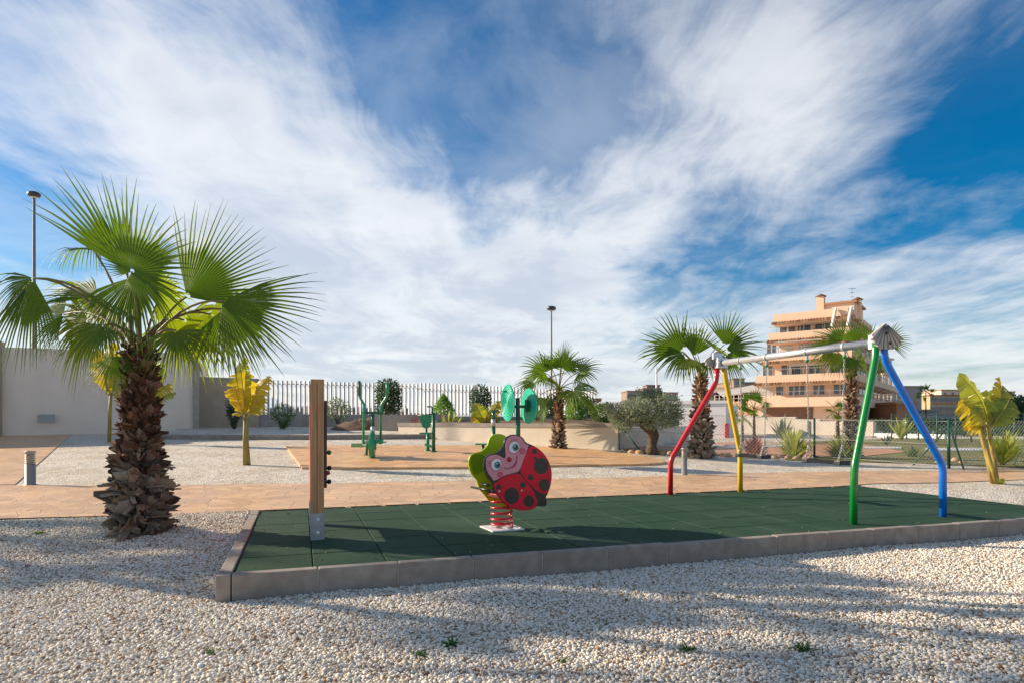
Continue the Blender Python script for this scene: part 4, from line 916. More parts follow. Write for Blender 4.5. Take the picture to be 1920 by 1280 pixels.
def left_building():
    t = thing('pale_building', 'low pale rendered building behind the big palm at the left', 'building', (-16, 25, .5))
    a = V((-34, 22.2)); m1 = V(P(4,800,24.0).xy); b = V(P(362,800,26.4).xy); d = (b-m1).normalized(); n = V((-d.y, d.x))
    mb = MB(); wallseg(mb, m1+n*.2, b+n*.2, .2, 3.95, .4); wallseg(mb, b+n*.2-d*.2, b+n*8-d*.2, .2, 3.9, .4); wallseg(mb, m1+n*8, b+n*8, .2, 3.9, .4); w = mb.build('wall', M_bwall, t)
    mb = MB(); mb.prism([V((p.x,p.y,3.6)) for p in (m1+n*.3, b+n*.3-d*.3, b+n*7.8-d*.3, m1+n*7.8)], UP*.2); mb.build('roof', M_grey, t)
    mb = MB(); wallseg(mb, b, b+d*.24, .2, 3.98, .35); mb.build('corner_pilaster', M_frame, t)
    mb = MB(); wallseg(mb, m1-d*.9, m1, .2, 4.15, .6); wallseg(mb, m1-d*14, m1-d*.9, .2, 4.15, .3); mb.build('side_wall', M_beige, t)
    c = P(89, 784, 24.4); mb = MB(); mb.obox(c-V((n.x,n.y,0))*.16, V((d.x,d.y,0))*.27, V((n.x,n.y,0))*.03, UP*.16)
    for k in range(5): mb.obox(c-V((n.x,n.y,0))*.20+UP*(-.12+.06*k), V((d.x,d.y,0))*.24, V((n.x,n.y,0))*.01, UP*.02)
    mb.build('wall_vent', M_vent, t)
left_building()
def rear_walls():
    a = P(372,800,27.2); b = P(484,800,28.5); mb = MB(); wallseg(mb, a, b, .2, 3.05, .3)
    w = mb.build('garden_wall', M_beige); tag(w, 'tall brown beige wall between the pale building and slat fence', 'wall')
    pts = [P(484,800,28.6), P(785,800,31.5), P(1075,800,35), P(1118,800,36)]; tops = [(1.47,1.46),(1.40,1.40),(1.40,1.38)]
    mb = MB()
    for i in range(3): wallseg(mb, pts[i], pts[i+1], .2, tops[i][0]+.0, .3)
    w = mb.build('garden_wall', M_lowc); tag(w, 'long low grey wall carrying the white slat fence', 'wall')
    M_slat = mat('white slat', (.78,.78,.80), (.70,.70,.72), scale=2, rough=.5); M_slat2 = mat('grey slat edge', (.34,.30,.27), rough=.6)
    for i, (lab, zt) in enumerate((('white vertical slat fence on the low wall, left stretch behind the wooden panel', (3.03, 2.98)), ('white vertical slat fence on the low wall, right stretch stepping up by the column bush', (3.05, 2.85)))):
        pa, pb = (pts[0], pts[1]) if i == 0 else (pts[1], pts[3]); t = thing('slat_fence', lab, 'fence', pa, 'white slat fences')
        if i == 0: pa = P(380,800,27.7)
        d = (pb-pa); L_ = V((d.x,d.y,0)).length; dv = V((d.x,d.y,0)).normalized(); nv = V((-dv.y, dv.x, 0)); mb = MB(); n = int(L_/.195)
        sl = (dv*.66+nv*.75).normalized(); sp = sl.cross(UP)
        for k in range(n):
            s = (k+.5)/n; c = pa+d*s; z1 = zt[0]+(zt[1]-zt[0])*s; z0 = 1.42
            cc = V((c.x,c.y,(z0+z1)/2)); mb.obox(cc, V((.60,-.80,0))*.062, V((.80,.60,0))*.010, UP*(z1-z0)/2, 0)
            mb.obox(cc+V((.60,-.80,0))*.064+V((.80,.60,0))*.026, V((.60,-.80,0))*.004, V((.80,.60,0))*.022, UP*(z1-z0)/2, 1)
        mb.build('slats', [M_slat, M_slat2], t)
        mb = MB()
        for z in (1.52, zt[1]-.12): mb.beam(V((pa.x,pa.y,z))+nv*.15, V((pb.x,pb.y,z))+nv*.15, .04, .04)
        mb.build('rail', M_slat2, t)
rear_walls()
def planter():
    a = G(747,818); b = G(1158,843.5); pts = [a, a+(b-a)*.45+V((0,0,0)), b]
    t = thing('planter_wall', 'long cream retaining wall with a cap darkened as shade in front of the hedge', 'wall', a)
    d = V((b.x-a.x, b.y-a.y, 0)).normalized(); n = V((-d.y, d.x, 0))
    zc = P(1158,793,b.y).z; mb = MB(); wallseg(mb, a+n*.15, b+n*.15, .0, zc-.12, .3); wallseg(mb, b+n*.3-d*.15, b+n*6-d*.15, 0, zc-.12, .3); mb.build('wall', M_cream, t)
    mb = MB(); wallseg(mb, a+n*.15-d*.03, b+n*.15+d*.03, zc-.12, zc, .36); mb.build('cap', M_band, t)  # shaded band along the wall top, its shade put into the colour
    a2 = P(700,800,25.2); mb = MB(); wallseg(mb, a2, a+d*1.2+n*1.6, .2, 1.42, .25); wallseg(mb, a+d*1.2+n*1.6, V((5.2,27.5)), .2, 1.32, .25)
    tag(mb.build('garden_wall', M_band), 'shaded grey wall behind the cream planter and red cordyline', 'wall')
    poly = [a.xy+n.xy*.3, b.xy+n.xy*.3-d.xy*.2, V((5.2,27.3)), a.xy+n.xy*1.8+d.xy*1.3]
    sheet('planter_soil', poly, zc-.30-.25, M_soil, 1.0)
    return zc
ZC = planter()
def mound():
    c = P(668,803,26.0); mb = MB(); vs_ = []; n = 26
    for j in range(9):
        for k in range(n):
            r = j/8; a = 2*math.pi*k/n; x, y = c.x+math.cos(a)*r*1.05, c.y+math.sin(a)*r*1.2
            vs_.append((x, y, H(x,y)+.13+.34*(1-r*r)*(1+.3*noise.noise(V((x*3,y*3,1))))))
    mb.add(vs_, [(j*n+k, j*n+(k+1)%n, (j+1)*n+(k+1)%n, (j+1)*n+k) for j in range(8) for k in range(n)], 0, True)
    tag(mb.build('soil_mound', M_soil), 'low mound of reddish soil behind the cross trainer', 'soil mound')
mound()
M_rock = island(mat('ochre rock', (.5,.3,.16), rough=.9, bump=.6), [(0,(.42,.22,.10)),(.5,(.58,.36,.20)),(1,(.50,.40,.30))])
def rock(c, s, lab, seed, group='rocks edging the beds'):
    rnd = random.Random(seed); mb = MB(); mb.ball((0,0,0), (s, s*.8, s*.7), 10, 7)
    mb.v = [(c[0]+x*(1+.35*noise.noise(V((x*6/s*.3+seed,y*6/s*.3,z*6/s*.3)))), c[1]+y, c[2]+z*(1+.4*noise.noise(V((x*4+seed,y*4,z*4))))) for x,y,z in mb.v]
    tag(mb.build('rock', M_rock), lab, 'rock', group)
for i in range(4): rock(P(668+i*12,790-(i%2)*2,26.6), .17+.04*(i%3), 'ochre rock on the soil mound behind the cross trainer', i, 'ochre rocks on the soil mound')
# ------------------------------------------------------------------ shrubs
def foliage(mb, c, r, n, ls, rnd, shape='ball', lw=.45, clump=.0, up=.2, mi=0):
    c = V(c); cl = [V((rnd.gauss(0,1), rnd.gauss(0,1), rnd.gauss(0,1))).normalized()*rnd.uniform(.25,.92) for _ in range(max(1, n//45))]
    for i in range(n):
        if clump and rnd.random() < clump: p = cl[i % len(cl)]+V((rnd.gauss(0,.14), rnd.gauss(0,.14), rnd.gauss(0,.14)))
        else: p = V((rnd.gauss(0,1), rnd.gauss(0,1), rnd.gauss(0,1))).normalized()*(rnd.random()**.33)
        x, y, z = p
        if shape == 'cone': k = max(.05, (1-(z+1)/2))**.8*1.35; x *= k; y *= k
        if shape == 'column': k = 1.0 if z < .5 else 1-(z-.5)*.7; x = x*k/max(.4,(1-z*z)**.5) if abs(z) < .9 else x; y = y*k
        if shape == 'fan': k = .35+.65*(z+1)/2; x *= k; y *= k
        q = c+V((x*r[0], y*r[1], z*r[2])); o = V((x, y, z+up)).normalized()
        d = (o+V((rnd.gauss(0,.6), rnd.gauss(0,.6), rnd.gauss(0,.6)))).normalized(); s_ = d.cross(V((rnd.gauss(0,1),rnd.gauss(0,1),rnd.gauss(0,1)))).normalized(); l = ls*rnd.uniform(.6,1.3); w = l*lw*.5
        nn = s_.cross(d)*w*.3
        mb.add([q, q+d*l*.5+s_*w+nn, q+d*l, q+d*l*.5-s_*w+nn], [(0,1,2),(0,2,3)], mi)
def leafmat(name, a, b, tr=.3, tc=None): return island(mat(name, a, rough=.55, trans=tr, tcol=tc or tuple(min(1,x*2.2) for x in a), spec=.35), [(0,b),(.5,a),(1,tuple(x*1.35 for x in a))])
L_dark = leafmat('dark leaf', (.045,.085,.035), (.025,.05,.022)); L_mid = leafmat('mid leaf', (.10,.16,.04), (.05,.09,.025)); L_bright = leafmat('bright leaf', (.12,.24,.03), (.06,.14,.02), .4)
L_olive = leafmat('olive leaf', (.24,.27,.17), (.12,.15,.09), .25); L_red = leafmat('cordyline leaf', (.16,.06,.05), (.08,.03,.03), .35, (.5,.12,.08)); L_yel = leafmat('yellow green leaf', (.34,.36,.06), (.15,.22,.03), .4)
L_greyg = leafmat('grey green leaf', (.16,.20,.11), (.08,.11,.06), .25)
M_bark = mat('bark', (.16,.11,.07), (.08,.055,.035), scale=8, rough=.95, bump=1, bscale=25, bdist=.04)
def shrub(base, w, h, n, ls, m, lab, seed, shape='ball', lw=.45, z0=0.0, group='shrubs in the planted beds', stems=7, cat='shrub', clump=.4, depth=None, name='shrub'):
    rnd = random.Random(seed); base = V(base); t = thing(name, lab, cat, base, group)
    mb = MB(); foliage(mb, base+UP*(z0+h)/2*1.0, (w/2, (depth or w)/2, (h-z0)/2), n, ls, rnd, shape, lw, clump); mb.build('foliage', m, t)
    mb = MB()
    for i in range(stems):
        a = rnd.uniform(0, 6.28); e = base+V((math.cos(a)*w*.32, math.sin(a)*w*.3, h*rnd.uniform(.5,.85))); mb.tube(arc(base+V((math.cos(a)*.04,math.sin(a)*.04,-.03)), e, .05, 4), [.02,.016,.012,.008,.004], 5)
    mb.build('stem', M_bark, t)
def pxs(px0, px1, pt, pb, Y, *a, **k):
    b = P((px0+px1)/2, pb, Y); s = Y/F; shrub(b, (px1-px0)*s, (pb-pt)*s, *a, **k)
pxs(420,458,738,803,26.0, 900,.10, L_dark,'dark open shrub against the brown beige wall behind the banana plant',1,'fan',stems=10)
pxs(503,560,757,802,26.0, 800,.13, L_mid,'spreading green shrub left of the wooden panel before the slat fence',2,'fan',.3)
pxs(608,658,745,792,26.8, 900,.10, L_greyg,'loose grey-green shrub right of the wooden panel before the slat fence',3,'ball')
pxs(704,752,710,783,28.0, 3600,.11, L_dark,'tall dark columnar bush behind the cross trainer handle',4,'column',clump=.2)
pxs(808,856,738,788,26.5, 2600,.10, L_bright,'bright green cone shaped thuja left of the dark round bush',5,'cone',.3,clump=.1)
pxs(880,920,719,788,28.5, 2200,.11, L_dark,'dark rounded bush behind the pale yellow banana plant',6,'ball',clump=.2)
pxs(1018,1046,740,790,27.5, 1300,.11, L_dark,'dark bush just left of the middle palm trunk on the planter',7,'column')
pxs(1057,1100,740,793,25.5, 2200,.11, L_bright,'bright green thuja right of the middle palm trunk on the planter',8,'cone',.3,clump=.2)
pxs(1088,1118,742,793,26.8, 1300,.11, L_dark,'dark bush between the bright thuja and the olive tree',9,'column')
pxs(1108,1152,755,795,24.2, 1400,.10, L_mid,'low green shrub at the end of the cream planter',10,'ball')
pxs(990,1020,765,795,24.5, 500,.09, L_greyg,'small grey shrub on the planter behind the teal discs',12,'ball')
def strap(base, h, n, m, lab, seed, w=.03, name='strap_leaf_plant', cat='plant', group='strap leaved plants in the beds', spread=.9, drp=.5):
    rnd = random.Random(seed); base = V(base); t = thing(name, lab, cat, base, group); mb = MB()
    for i in range(n):
        a = rnd.uniform(0,6.283); e = rnd.uniform(.35,1.45); L_ = h*rnd.uniform(.7,1.1); d = V((math.cos(a)*math.cos(e)*spread, math.sin(a)*math.cos(e)*spread, math.sin(e))).normalized(); s_ = V((-math.sin(a), math.cos(a), 0)); p = base+V((math.cos(a),math.sin(a),0))*.04; vs_ = []
        for k in range(6):
            s = k/5; ww = w*(.6+s*1.2 if s < .5 else 1.2*(1-s)*2+.02)*.5; vs_ += [p-s_*ww, p+s_*ww]; p = p+(d-UP*drp*s*s).normalized()*L_/5
        mb.add(vs_, [(2*k,2*k+1,2*k+3,2*k+2) for k in range(5)])
    mb.build('leaves', m, t); mb = MB(); mb.tube([base-UP*.03, base+UP*h*.12], [h*.07,h*.04], 8); mb.build('crown_base', M_bark, t)
strap(P(779,811,24.3), .62, 90, L_red,'red cordyline left of the green seat machine post',1,.05)
strap(P(845,814,24.0), .85, 40, L_yel,'thin yellow-green plant right of the green seat machine',2,.09, spread=.5, drp=.2)
strap(P(1415,856,19.5), .75, 130, L_red,'dark red cordyline behind the far swing seat',3,.045)
strap(P(1488,860,19.0), .95, 150, L_yel,'yellow-green leafy plant between the two swing seats',4,.075, spread=.75, drp=.7)
strap(P(1578,862,18.6), .82, 150, L_yel,'yellow-green leafy plant left of the palm behind the green leg',5,.075, spread=.8, drp=.7)
strap(P(1880,868,15.5), .85, 110, L_yel,'yellow-green plant behind the big banana plant at the right edge',6,.06, spread=.75, drp=.8)
strap(P(1876,907,12.0), .16, 20, L_yel,'tiny green sprout at the foot of the big banana plant',7,.03)
strap(P(1690,822,29), 1.0, 26, L_yel,'small upright yellow plant by the low white wall near the lawn',8,.16, spread=.35, drp=.1)
strap(P(1662,832,24), .5, 16, L_dark,'thin sapling on the lawn left of the blue leg',9,.05, spread=.6, drp=.2)
strap(P(1713,860,19), .45, 26, L_mid,'small green sapling on the lawn between the blue leg and the braced post',10,.08, spread=.6)
strap(P(1467,822,26.5), 1.0, 26, L_greyg,'pale stemmed shrub in front of the perimeter wall behind the spiky plant',11,.13, spread=.6, drp=.1)
def olive():
    base = G(1222,851); Y = base.y; s = Y/F; rnd = random.Random(5); t = thing('olive_tree', 'old grey-green olive tree with a thick gnarled trunk right of the cream planter', 'tree', base)
    q = lambda x, y, dy=0: P(x, y, Y+dy)
    mb = MB(); mb.tube([base-UP*.05, q(1220,835), q(1224,815), q(1221,800), q(1217,790)], [.22,.16,.14,.14,.13], 12)
    mb.tube([q(1221,806), q(1206,794,.1), q(1196,780,.1)], [.14,.12,.06], 9); mb.tube([q(1219,795), q(1232,780,-.1), q(1245,765,-.2)], [.13,.09,.04], 9); mb.tube([q(1217,795), q(1215,775,.2), q(1205,755,.3)], [.12,.08,.04], 9); mb.tube([q(1206,795), q(1185,783,-.2), q(1165,775,-.3)], [.09,.06,.03], 8)
    for v in range(len(mb.v)):
        p = V(mb.v[v]); k = noise.noise(p*3.2)*.09; mb.v[v] = tuple(p+V((k, k*.6, 0)))
    mb.build('trunk', M_bark, t); mb = MB()
    for cx, cy, dy, rx, rz, n in ((1180,775,0,34,24,1500),(1215,755,.3,40,26,1900),(1250,768,-.3,32,28,1500),(1165,790,-.2,22,17,800),(1230,788,-.5,34,16,900),(1195,765,-.6,30,20,1100),(1262,782,.2,20,18,600),(1150,770,.1,18,16,450),(1225,740,.2,24,12,500)):
        foliage(mb, q(cx,cy,dy), (rx*s, rx*s*.9, rz*s), n, .085, rnd, 'ball', .35, .45)
    mb.build('crown', L_olive, t)
olive()
# ------------------------------------------------------------------ chain link fence at the right
M_gpost = paint('green fence post', (.01,.09,.05), .5); M_wire = mat('galvanised wire', (.46,.48,.46), rough=.5, metal=.3)
def chainlink():
    pts = [G(1160,843), G(1527,858), G(1779,877), G(1935,872)]; pts[0].z += 0
    t = thing('chain_link_fence', 'wire mesh fence on green posts with slanting braces behind the swings', 'fence', pts[1]); hF = 1.15
    tops = []
    for i, p in enumerate(pts):
        mb = MB(); mb.tube([p-UP*.03, p+UP*hF], .03 if i != 2 else .035, 10); mb.tube([p+UP*hF, p+UP*(hF+.03)], [.034,.01], 10); mb.build('post', M_gpost, t)
    for a, b in (((1165,800),(1205,848)), ((1776,803),(1711,871)), ((1782,803),(1808,880)), ((1918,835),(1899,872))):
        Y = G(b[0], b[1]).y; p0 = P(a[0], a[1], Y-.05 if a[0] != 1165 else pts[0].y); mb = MB(); mb.tube([p0, G(*b)-UP*.02], .02, 8); mb.build('brace', M_gpost, t)
    mb = MB(); r = .0042
    for i in range(3):
        a, b = pts[i], pts[i+1]; L_ = (b-a).length; st = .10; n = int(L_/st)
        for k in range(-int(hF/st), n+1):
            for sg in (1, -1):
                x0, z0 = k*st, 0.05; x1, z1 = x0+hF-.07, hF-.02
                lo, hi = max(0, -x0), min(x1-x0, L_-x0)
                if hi <= lo: continue
                f = lambda u: ((a+(b-a)*((x0+u)/L_))+UP*(z0+u if sg > 0 else z1-u))
                mb.tube([f(lo), f(hi)], r, 3, caps=False, sm=False)
        for z in (.06, hF*.5, hF-.02): mb.tube([a+UP*z, b+UP*z], .005, 4, caps=False)
    o = mb.build('wire_mesh', M_wire, t)
chainlink()
def lawn_fence():
    t = thing('garden_fence', 'green post and mesh fence along the back of the lawn', 'fence', P(1700,835,32)); M_net = mat('green mesh', (.02,.12,.07), rough=.6)
    xs = [1672,1700,1722,1757,1792,1821,1860,1902,1945]; prev = None
    for i, x in enumerate(xs):
        Y = 33-.9*i; b = P(x, 835, Y); b.z = H(b.x, b.y); mb = MB(); mb.tube([b, b+UP*1.35], .035, 8); mb.build('post', M_gpost, t)
        if prev:
            mb = MB(); d = b-prev; n = int(d.length/.16)
            for k in range(n+1): p = prev+d*k/n; mb.tube([p, p+UP*1.3], .006, 3, caps=False)
            for k in range(8): mb.tube([prev+UP*(.08+k*.17), b+UP*(.08+k*.17)], .006, 3, caps=False)
            mb.build('mesh_panel', M_net, t)
        prev = b
lawn_fence()
# ------------------------------------------------------------------ pool area and lawn
M_water = mat('pool water', (.02,.16,.38), (.02,.12,.30), scale=2, rough=.05, bump=.3, bscale=8, bdist=.03)
M_cop = mat('white coping', (.70,.68,.66), rough=.7); M_terra = mat('terracotta paving', (.62,.30,.16), (.52,.26,.15), scale=4, rough=.8, bump=.3, bscale=20)
sheet('lawn', gp([(1470,862),(1620,866),(1700,868),(1930,877),(2080,874)])+gp([(2080,823),(1930,823),(1700,821),(1500,828)]), .02, M_grass, .8)
sheet('pool_patio', gp([(1168,843),(1240,847),(1330,852),(1470,857)])+gp([(1520,829),(1366,828.5),(1170,829)]), .025, M_terra, .8)
sheet('terracotta_path', gp([(1500,856),(1600,858),(1700,848),(1612,832),(1520,832)]), .035, M_terra, .8)
sheet('stone_slab', gp([(1735,846),(1850,846),(1850,841),(1735,841)]), .05, M_cop, .8, side=.03)
sheet('stone_slab', gp([(1620,842),(1690,842),(1690,838.5),(1620,838.5)]), .05, M_cop, .8, side=.03)
sheet('pool_edge', gp([(1172,836.5),(1470,837.5),(1492,829.5),(1172,828.5)]), .05, M_cop, 1.0, side=.05)
sheet('pool_water', gp([(1200,834),(1460,835),(1475,830.5),(1212,829.8)]), .062, M_water, 1.0)
for i in range(26):
    px = 1168+i*14+(i*37 % 7); 
    if 1205 < px < 1238: continue
    g_ = G(px, 847+(px-1168)*.035+(i % 3)); rock(g_+UP*.03, .085+.02*(i%3), 'small brown edging rock along the gravel bed behind the swings', i+20, 'brown edging rocks by the pool patio')
for i, (px, py) in enumerate(((1745,862),(1792,864),(1805,868),(1762,868),(1912,858),(1898,856),(1928,860))):
    rock(G(px,py)+UP*.02, .09+.03*(i%2), 'pinkish rock beside the lawn fence posts at right', i+60, 'pinkish rocks beside the lawn')
def white_wall():
    t = thing('white_wall', 'tall plain white wall behind the palm and red swing leg', 'wall', P(1315,825,36)); a = P(1268,800,37.0); b = P(1362,800,36.0)
    mb = MB(); wallseg(mb, P(1000,800,42), b, .0, 2.15, .3); wallseg(mb, b, P(1380,800,43), .0, 2.15, .25); mb.build('wall', M_white, t)
    mb = MB(); d = (b-a).normalized(); wallseg(mb, P(1000,800,42), b+d*.1, 2.15, 2.32, .5); mb.build('coping', M_white, t)
    for px in (1257,1275): # dark gate piers
        pass
    mb = MB(); mb.obox(P(1363,807,35.6), V((.12,0,0)), V((0,.06,0)), UP*.42); mb.build('red_box', M_red, t, bevel=.01)
white_wall()
def gates():
    mb = MB(); q = P(1262,820,33); mb.obox(V((q.x,33,1.2)), V((.28,0,0)), V((0,.05,0)), UP*.85); mb.obox(V((q.x,32.93,1.2)), V((.02,0,0)), V((0,.03,0)), UP*.85); tag(mb.build('metal_gate', M_dgrn, bevel=.01), 'narrow dark gate in the white wall behind the olive tree', 'gate')
    mb = MB(); wallseg(mb, P(1395-220,800,35), P(1262,800,35), 0, 1.6, .25)
    tag(mb.build('garden_wall', M_lowc), 'grey garden wall behind the olive tree and mesh fence', 'wall')
gates()
M_peri = mat('cream block wall', (.62,.54,.45), (.54,.47,.39), scale=1.5, rough=.9, bump=.1)
def perimeter():
    t = thing('perimeter_wall', 'stepped cream perimeter wall in front of the apartment block', 'wall', P(1500,820,38)); mb = MB()
    seg = [(1366,1430,778),(1430,1494,781),(1494,1540,785),(1540,1640,789)]; YY = lambda p: 46-(p-1366)/274*8.5
    for a, b, tp in seg: wallseg(mb, P(a,800,YY(a)), P(b,800,YY(b)), -.2, P(a,tp,YY(a)).z, .3)
    mb.build('wall', M_peri, t); mb = MB()
    for x in (1462,1513,1567): wallseg(mb, P(x-.8,800,YY(x)-.25), P(x+.8,800,YY(x)-.25), .2, 1.2, .2)
    mb.build('pier', M_band, t)
    mb = MB(); wallseg(mb, P(1366,800,45.2), P(1640,800,36.8), -.1, .28, .5); mb.build('ledge', M_band, t)
    mb = MB(); wallseg(mb, P(1610,800,38.5), P(1775,800,33.8), -.2, P(1700,812,36).z, .3); tag(mb.build('low_wall', M_white), 'low white wall with mesh above it behind the lawn', 'wall')
perimeter()
# ------------------------------------------------------------------ buildings
M_or = mat('orange render', (.83,.58,.40), (.79,.55,.38), scale=.6, rough=.9); M_orl = mat('pale peach render', (.84,.62,.46), (.80,.58,.43), scale=.6, rough=.9); M_tile = island(mat('roof tile', (.40,.22,.12), rough=.9), [(0,(.22,.11,.06)),(.5,(.42,.22,.12)),(1,(.55,.33,.19))])
M_win = mat('window glass', (.05,.07,.09), (.10,.12,.14), scale=.8, rough=.08, spec=.8); M_fr = mat('white frame', (.74,.72,.69), rough=.6); M_dk = mat('deep brown', (.26,.14,.09), rough=.8); M_rail = mat('rail', (.42,.40,.38), rough=.4, metal=.3); M_curt = mat('curtain', (.55,.53,.50), rough=.9)
M_gl = mat('balcony glass', (.30,.31,.32), rough=.1)
def win(t, c, u, n, w, h, m=None, mull=1, lab=None):
    c = V(c); mb = MB(); mb.obox(c, u*w/2, n*.05, UP*h/2); fr = mb.build('window', M_fr, t)
    mb = MB(); k = mull+1; pw = w/k
    for i in range(k): mb.obox(c+u*(-w/2+pw*(i+.5))+n*.06, u*(pw/2-.07), n*.012, UP*(h/2-.09))
    mb.build('pane', m or M_win, fr); return fr
def apartment():
    B = V((40.5,75,0)); u = V((-.77,.638,0)).normalized(); v = V((.6,.8,0)); nf = -v; ns = -u
    t = thing('apartment_block', 'terraced orange apartment block with balconies and tiled ledges at the right', 'building', B); 
    zs = [(-1,2.9),(4.0,5.7),(6.9,8.5),(9.6,11.1),(12.2,13.4)]; left = [12.6,11.6,10.8,10.0,9.4]; dep = [62,44,30,22,18]
    mb = MB()
    for k, ((z0, z1), L_) in enumerate(zip(zs, left)):
        o = B+v*(1.6+.15*k)+u*(.8+.25*k); w = L_-1.4-.3*k; d = dep[k]
        mb.prism([o+UP*(z0-.2 if k else z0), o+u*w+UP*(z0-.2 if k else z0), o+u*w+v*d+UP*(z0-.2 if k else z0), o+v*d+UP*(z0-.2 if k else z0)], UP*(z1+1.3-z0+.2 if k < 4 else z1+.3-z0+.2), 0)
    mb.build('wall', M_orl, t)
    bands = [(2.9,4.05),(5.95,6.9),(8.65,9.6),(11.3,12.2),(13.55,14.55)]
    for k, ((z0, z1), L_) in enumerate(zip(bands, left)):
        o = B+u*(.2*k)*1.0; w = L_-.2*k; d = dep[k]+1.5; mb = MB(); mb.prism([o+UP*z0, o+u*w+UP*z0, o+u*w+v*d+UP*z0, o+v*d+UP*z0], UP*(z1-z0))
        b = mb.build('balcony' if k < 4 else 'parapet', M_or, t)
        if k:   # row of roof tiles under the ledge
            mb = MB(); r = .13; n = int(w/.34)
            for i in range(n+1): c = o+u*(w*i/n)+nf*.0+UP*(z0-.12); mb.tube([c+nf*.42-UP*.10, c-nf*.35+UP*.16], [.17,.15], 6)
            n2 = int(d*.8/.36)
            for i in range(n2+1): c = o+v*(d*.8*i/n2)+UP*(z0-.12); mb.tube([c+ns*.42-UP*.10, c-ns*.35+UP*.16], [.17,.15], 6)
            mb.build('tile_fringe', M_tile, b)
            mb = MB(); mb.prism([o+nf*.1+ns*.1+UP*(z0-.42), o+u*w+nf*.1+UP*(z0-.42), o+u*w+v*1.7+UP*(z0-.42), o+v*(d*.8)+ns*.1-ns*1.4+UP*(z0-.42), o+v*d*.8+ns*.1+UP*(z0-.42)], UP*.26); mb.build('soffit', M_or, b)
        if k < 4:
            mb = MB(); h = .75
            for a, e in ((o+nf*-.1, o+u*w+nf*-.1), (o-ns*.1, o+v*d-ns*.1)):
                mb.beam(a+UP*(z1+h), e+UP*(z1+h), .06, .06); L2 = (e-a).length
                for i in range(int(L2/1.4)+1): p = a+(e-a).normalized()*i*1.4; mb.beam(p+UP*z1, p+UP*(z1+h), .05, .05)
            for i in range(0,1): mb.beam(a+UP*(z1+h*.5), e+UP*(z1+h*.5), .03, .03)
            mb.build('railing', M_rail, b)
    # windows on the lit front
    wins = {1:[(1.9,1.5,1),(4.3,1.4,1),(6.9,2.0,2),(9.0,1.0,0),(10.6,1.6,1)],2:[(2.0,1.4,1),(4.6,1.3,1),(7.4,2.4,2),(10.3,1.3,1)],3:[(2.2,1.4,1),(5.2,2.2,2),(7.8,1.6,1),(9.6,1.2,1)],4:[(3.2,1.8,1),(5.4,1.6,1),(7.4,2.0,1)]}
    for k, ws in wins.items():
        if k == 0: continue
        for (du, w, mu) in ws:
            z = bands[k-1][1]+.95; c = B+v*(1.6+.15*k)+u*(.8+.25*k+du-1.0)+UP*z; win(t, c+nf*.05, u, nf, w, 1.9 if k < 4 else 1.5, M_win if (du*7+k) % 3 > .8 else M_curt, mu)
    mb = MB(); o = B+v*1.2+u*5.2; mb.obox(o+UP*8.1+u*.2, u*2.3, v*.5, UP*.12); mb.obox(o+UP*7.3+u*2.4, u*.12, v*.4, UP*.85); mb.obox(o+UP*7.3-u*2.0, u*.28, v*.4, UP*.85); mb.build('pergola_frame', M_fr, t)
    mb = MB(); o = B+v*.3+u*6; mb.obox(o+UP*11.0, u*3.2, v*.7, UP*.06); mb.build('awning', M_curt, t)
    # openings on the shaded side
    for k in range(1, 5):
        for i, s in enumerate((2.2,5.2,8.4,11.4,14.2,18,22,26,31,36,41)[:(11,11,8,6,5)[k-1]]):
            z = bands[k-1][1]+.85; c = B+v*(1.6+s)+u*(.8+.25*k)+UP*z; win(t, c+ns*.05, v, ns, 1.9, 1.5, M_win, 1)
    for i in range(6): mb = MB(); c = B+v*(3+i*7)+u*.8+UP*1.6+ns*.03; mb.obox(c, v*1.3, u*.05, UP*1.1); mb.build('garage_opening', M_dk, t)
    mb = MB(); mb.obox(B+v*1.62+u*8+nf*.06+UP*1.7, u*3.0, v*.05, UP*1.1); mb.build('garage_opening', M_dk, t)  # flat panel, the recess's lit interior is put into its brown colour
    # roof storey, chimneys, aerial
    mb = MB(); o = B+v*5+u*2.2; mb.obox(o+UP*14.6, u*1.8, v*3.4, UP*.75); mb.obox(B+v*3.4+u*.9+UP*14.4, u*.6, v*1.2, UP*.9); mb.build('roof_storey', M_orl, t)
    mb = MB(); mb.obox(o+UP*15.42, u*2.1, v*3.7, UP*.12); mb.obox(B+v*3.4+u*.9+UP*15.4, u*.9, v*1.5, UP*.14); mb.build('roof_slab', M_tile, t)
    for px, top, w, Y in ((1539,557,.85,79),(1578,570,.8,80),(1608,563,.8,78)):
        c = P(px, top, Y); mb = MB(); mb.obox(V((c.x,c.y,(13.5+c.z)/2)), u*w/2, v*w/2, UP*(c.z-13.5)/2); ch = mb.build('chimney', M_or, t)
        mb = MB(); mb.lathe(c-UP*.02, [(w*.75,0),(w*.78,.08),(w*.5,.22),(w*.1,.38)], 12); mb.build('chimney_cap', M_dk, ch)
    mb = MB(); a = P(1597,583,78); b_ = P(1597,540,78); mb.tube([a,b_], .04, 6)
    for z, l in ((-.1,.5),(-.6,.3),(-1.1,.25)): mb.tube([b_+UP*z-V((l,0,0)), b_+UP*z+V((l,0,0))], .025, 4)
    mb.build('aerial', M_rail, t)
    for s in (0.0, 1.7):   # two slanting white fins near the corner
        mb = MB(); mb.beam(B+u*(.4+s)+nf*.25+UP*14.5, B+u*(.7+s)+nf*1.0+UP*12.2, .22, .3); mb.build('slanting_fin', M_fr, t)
apartment()
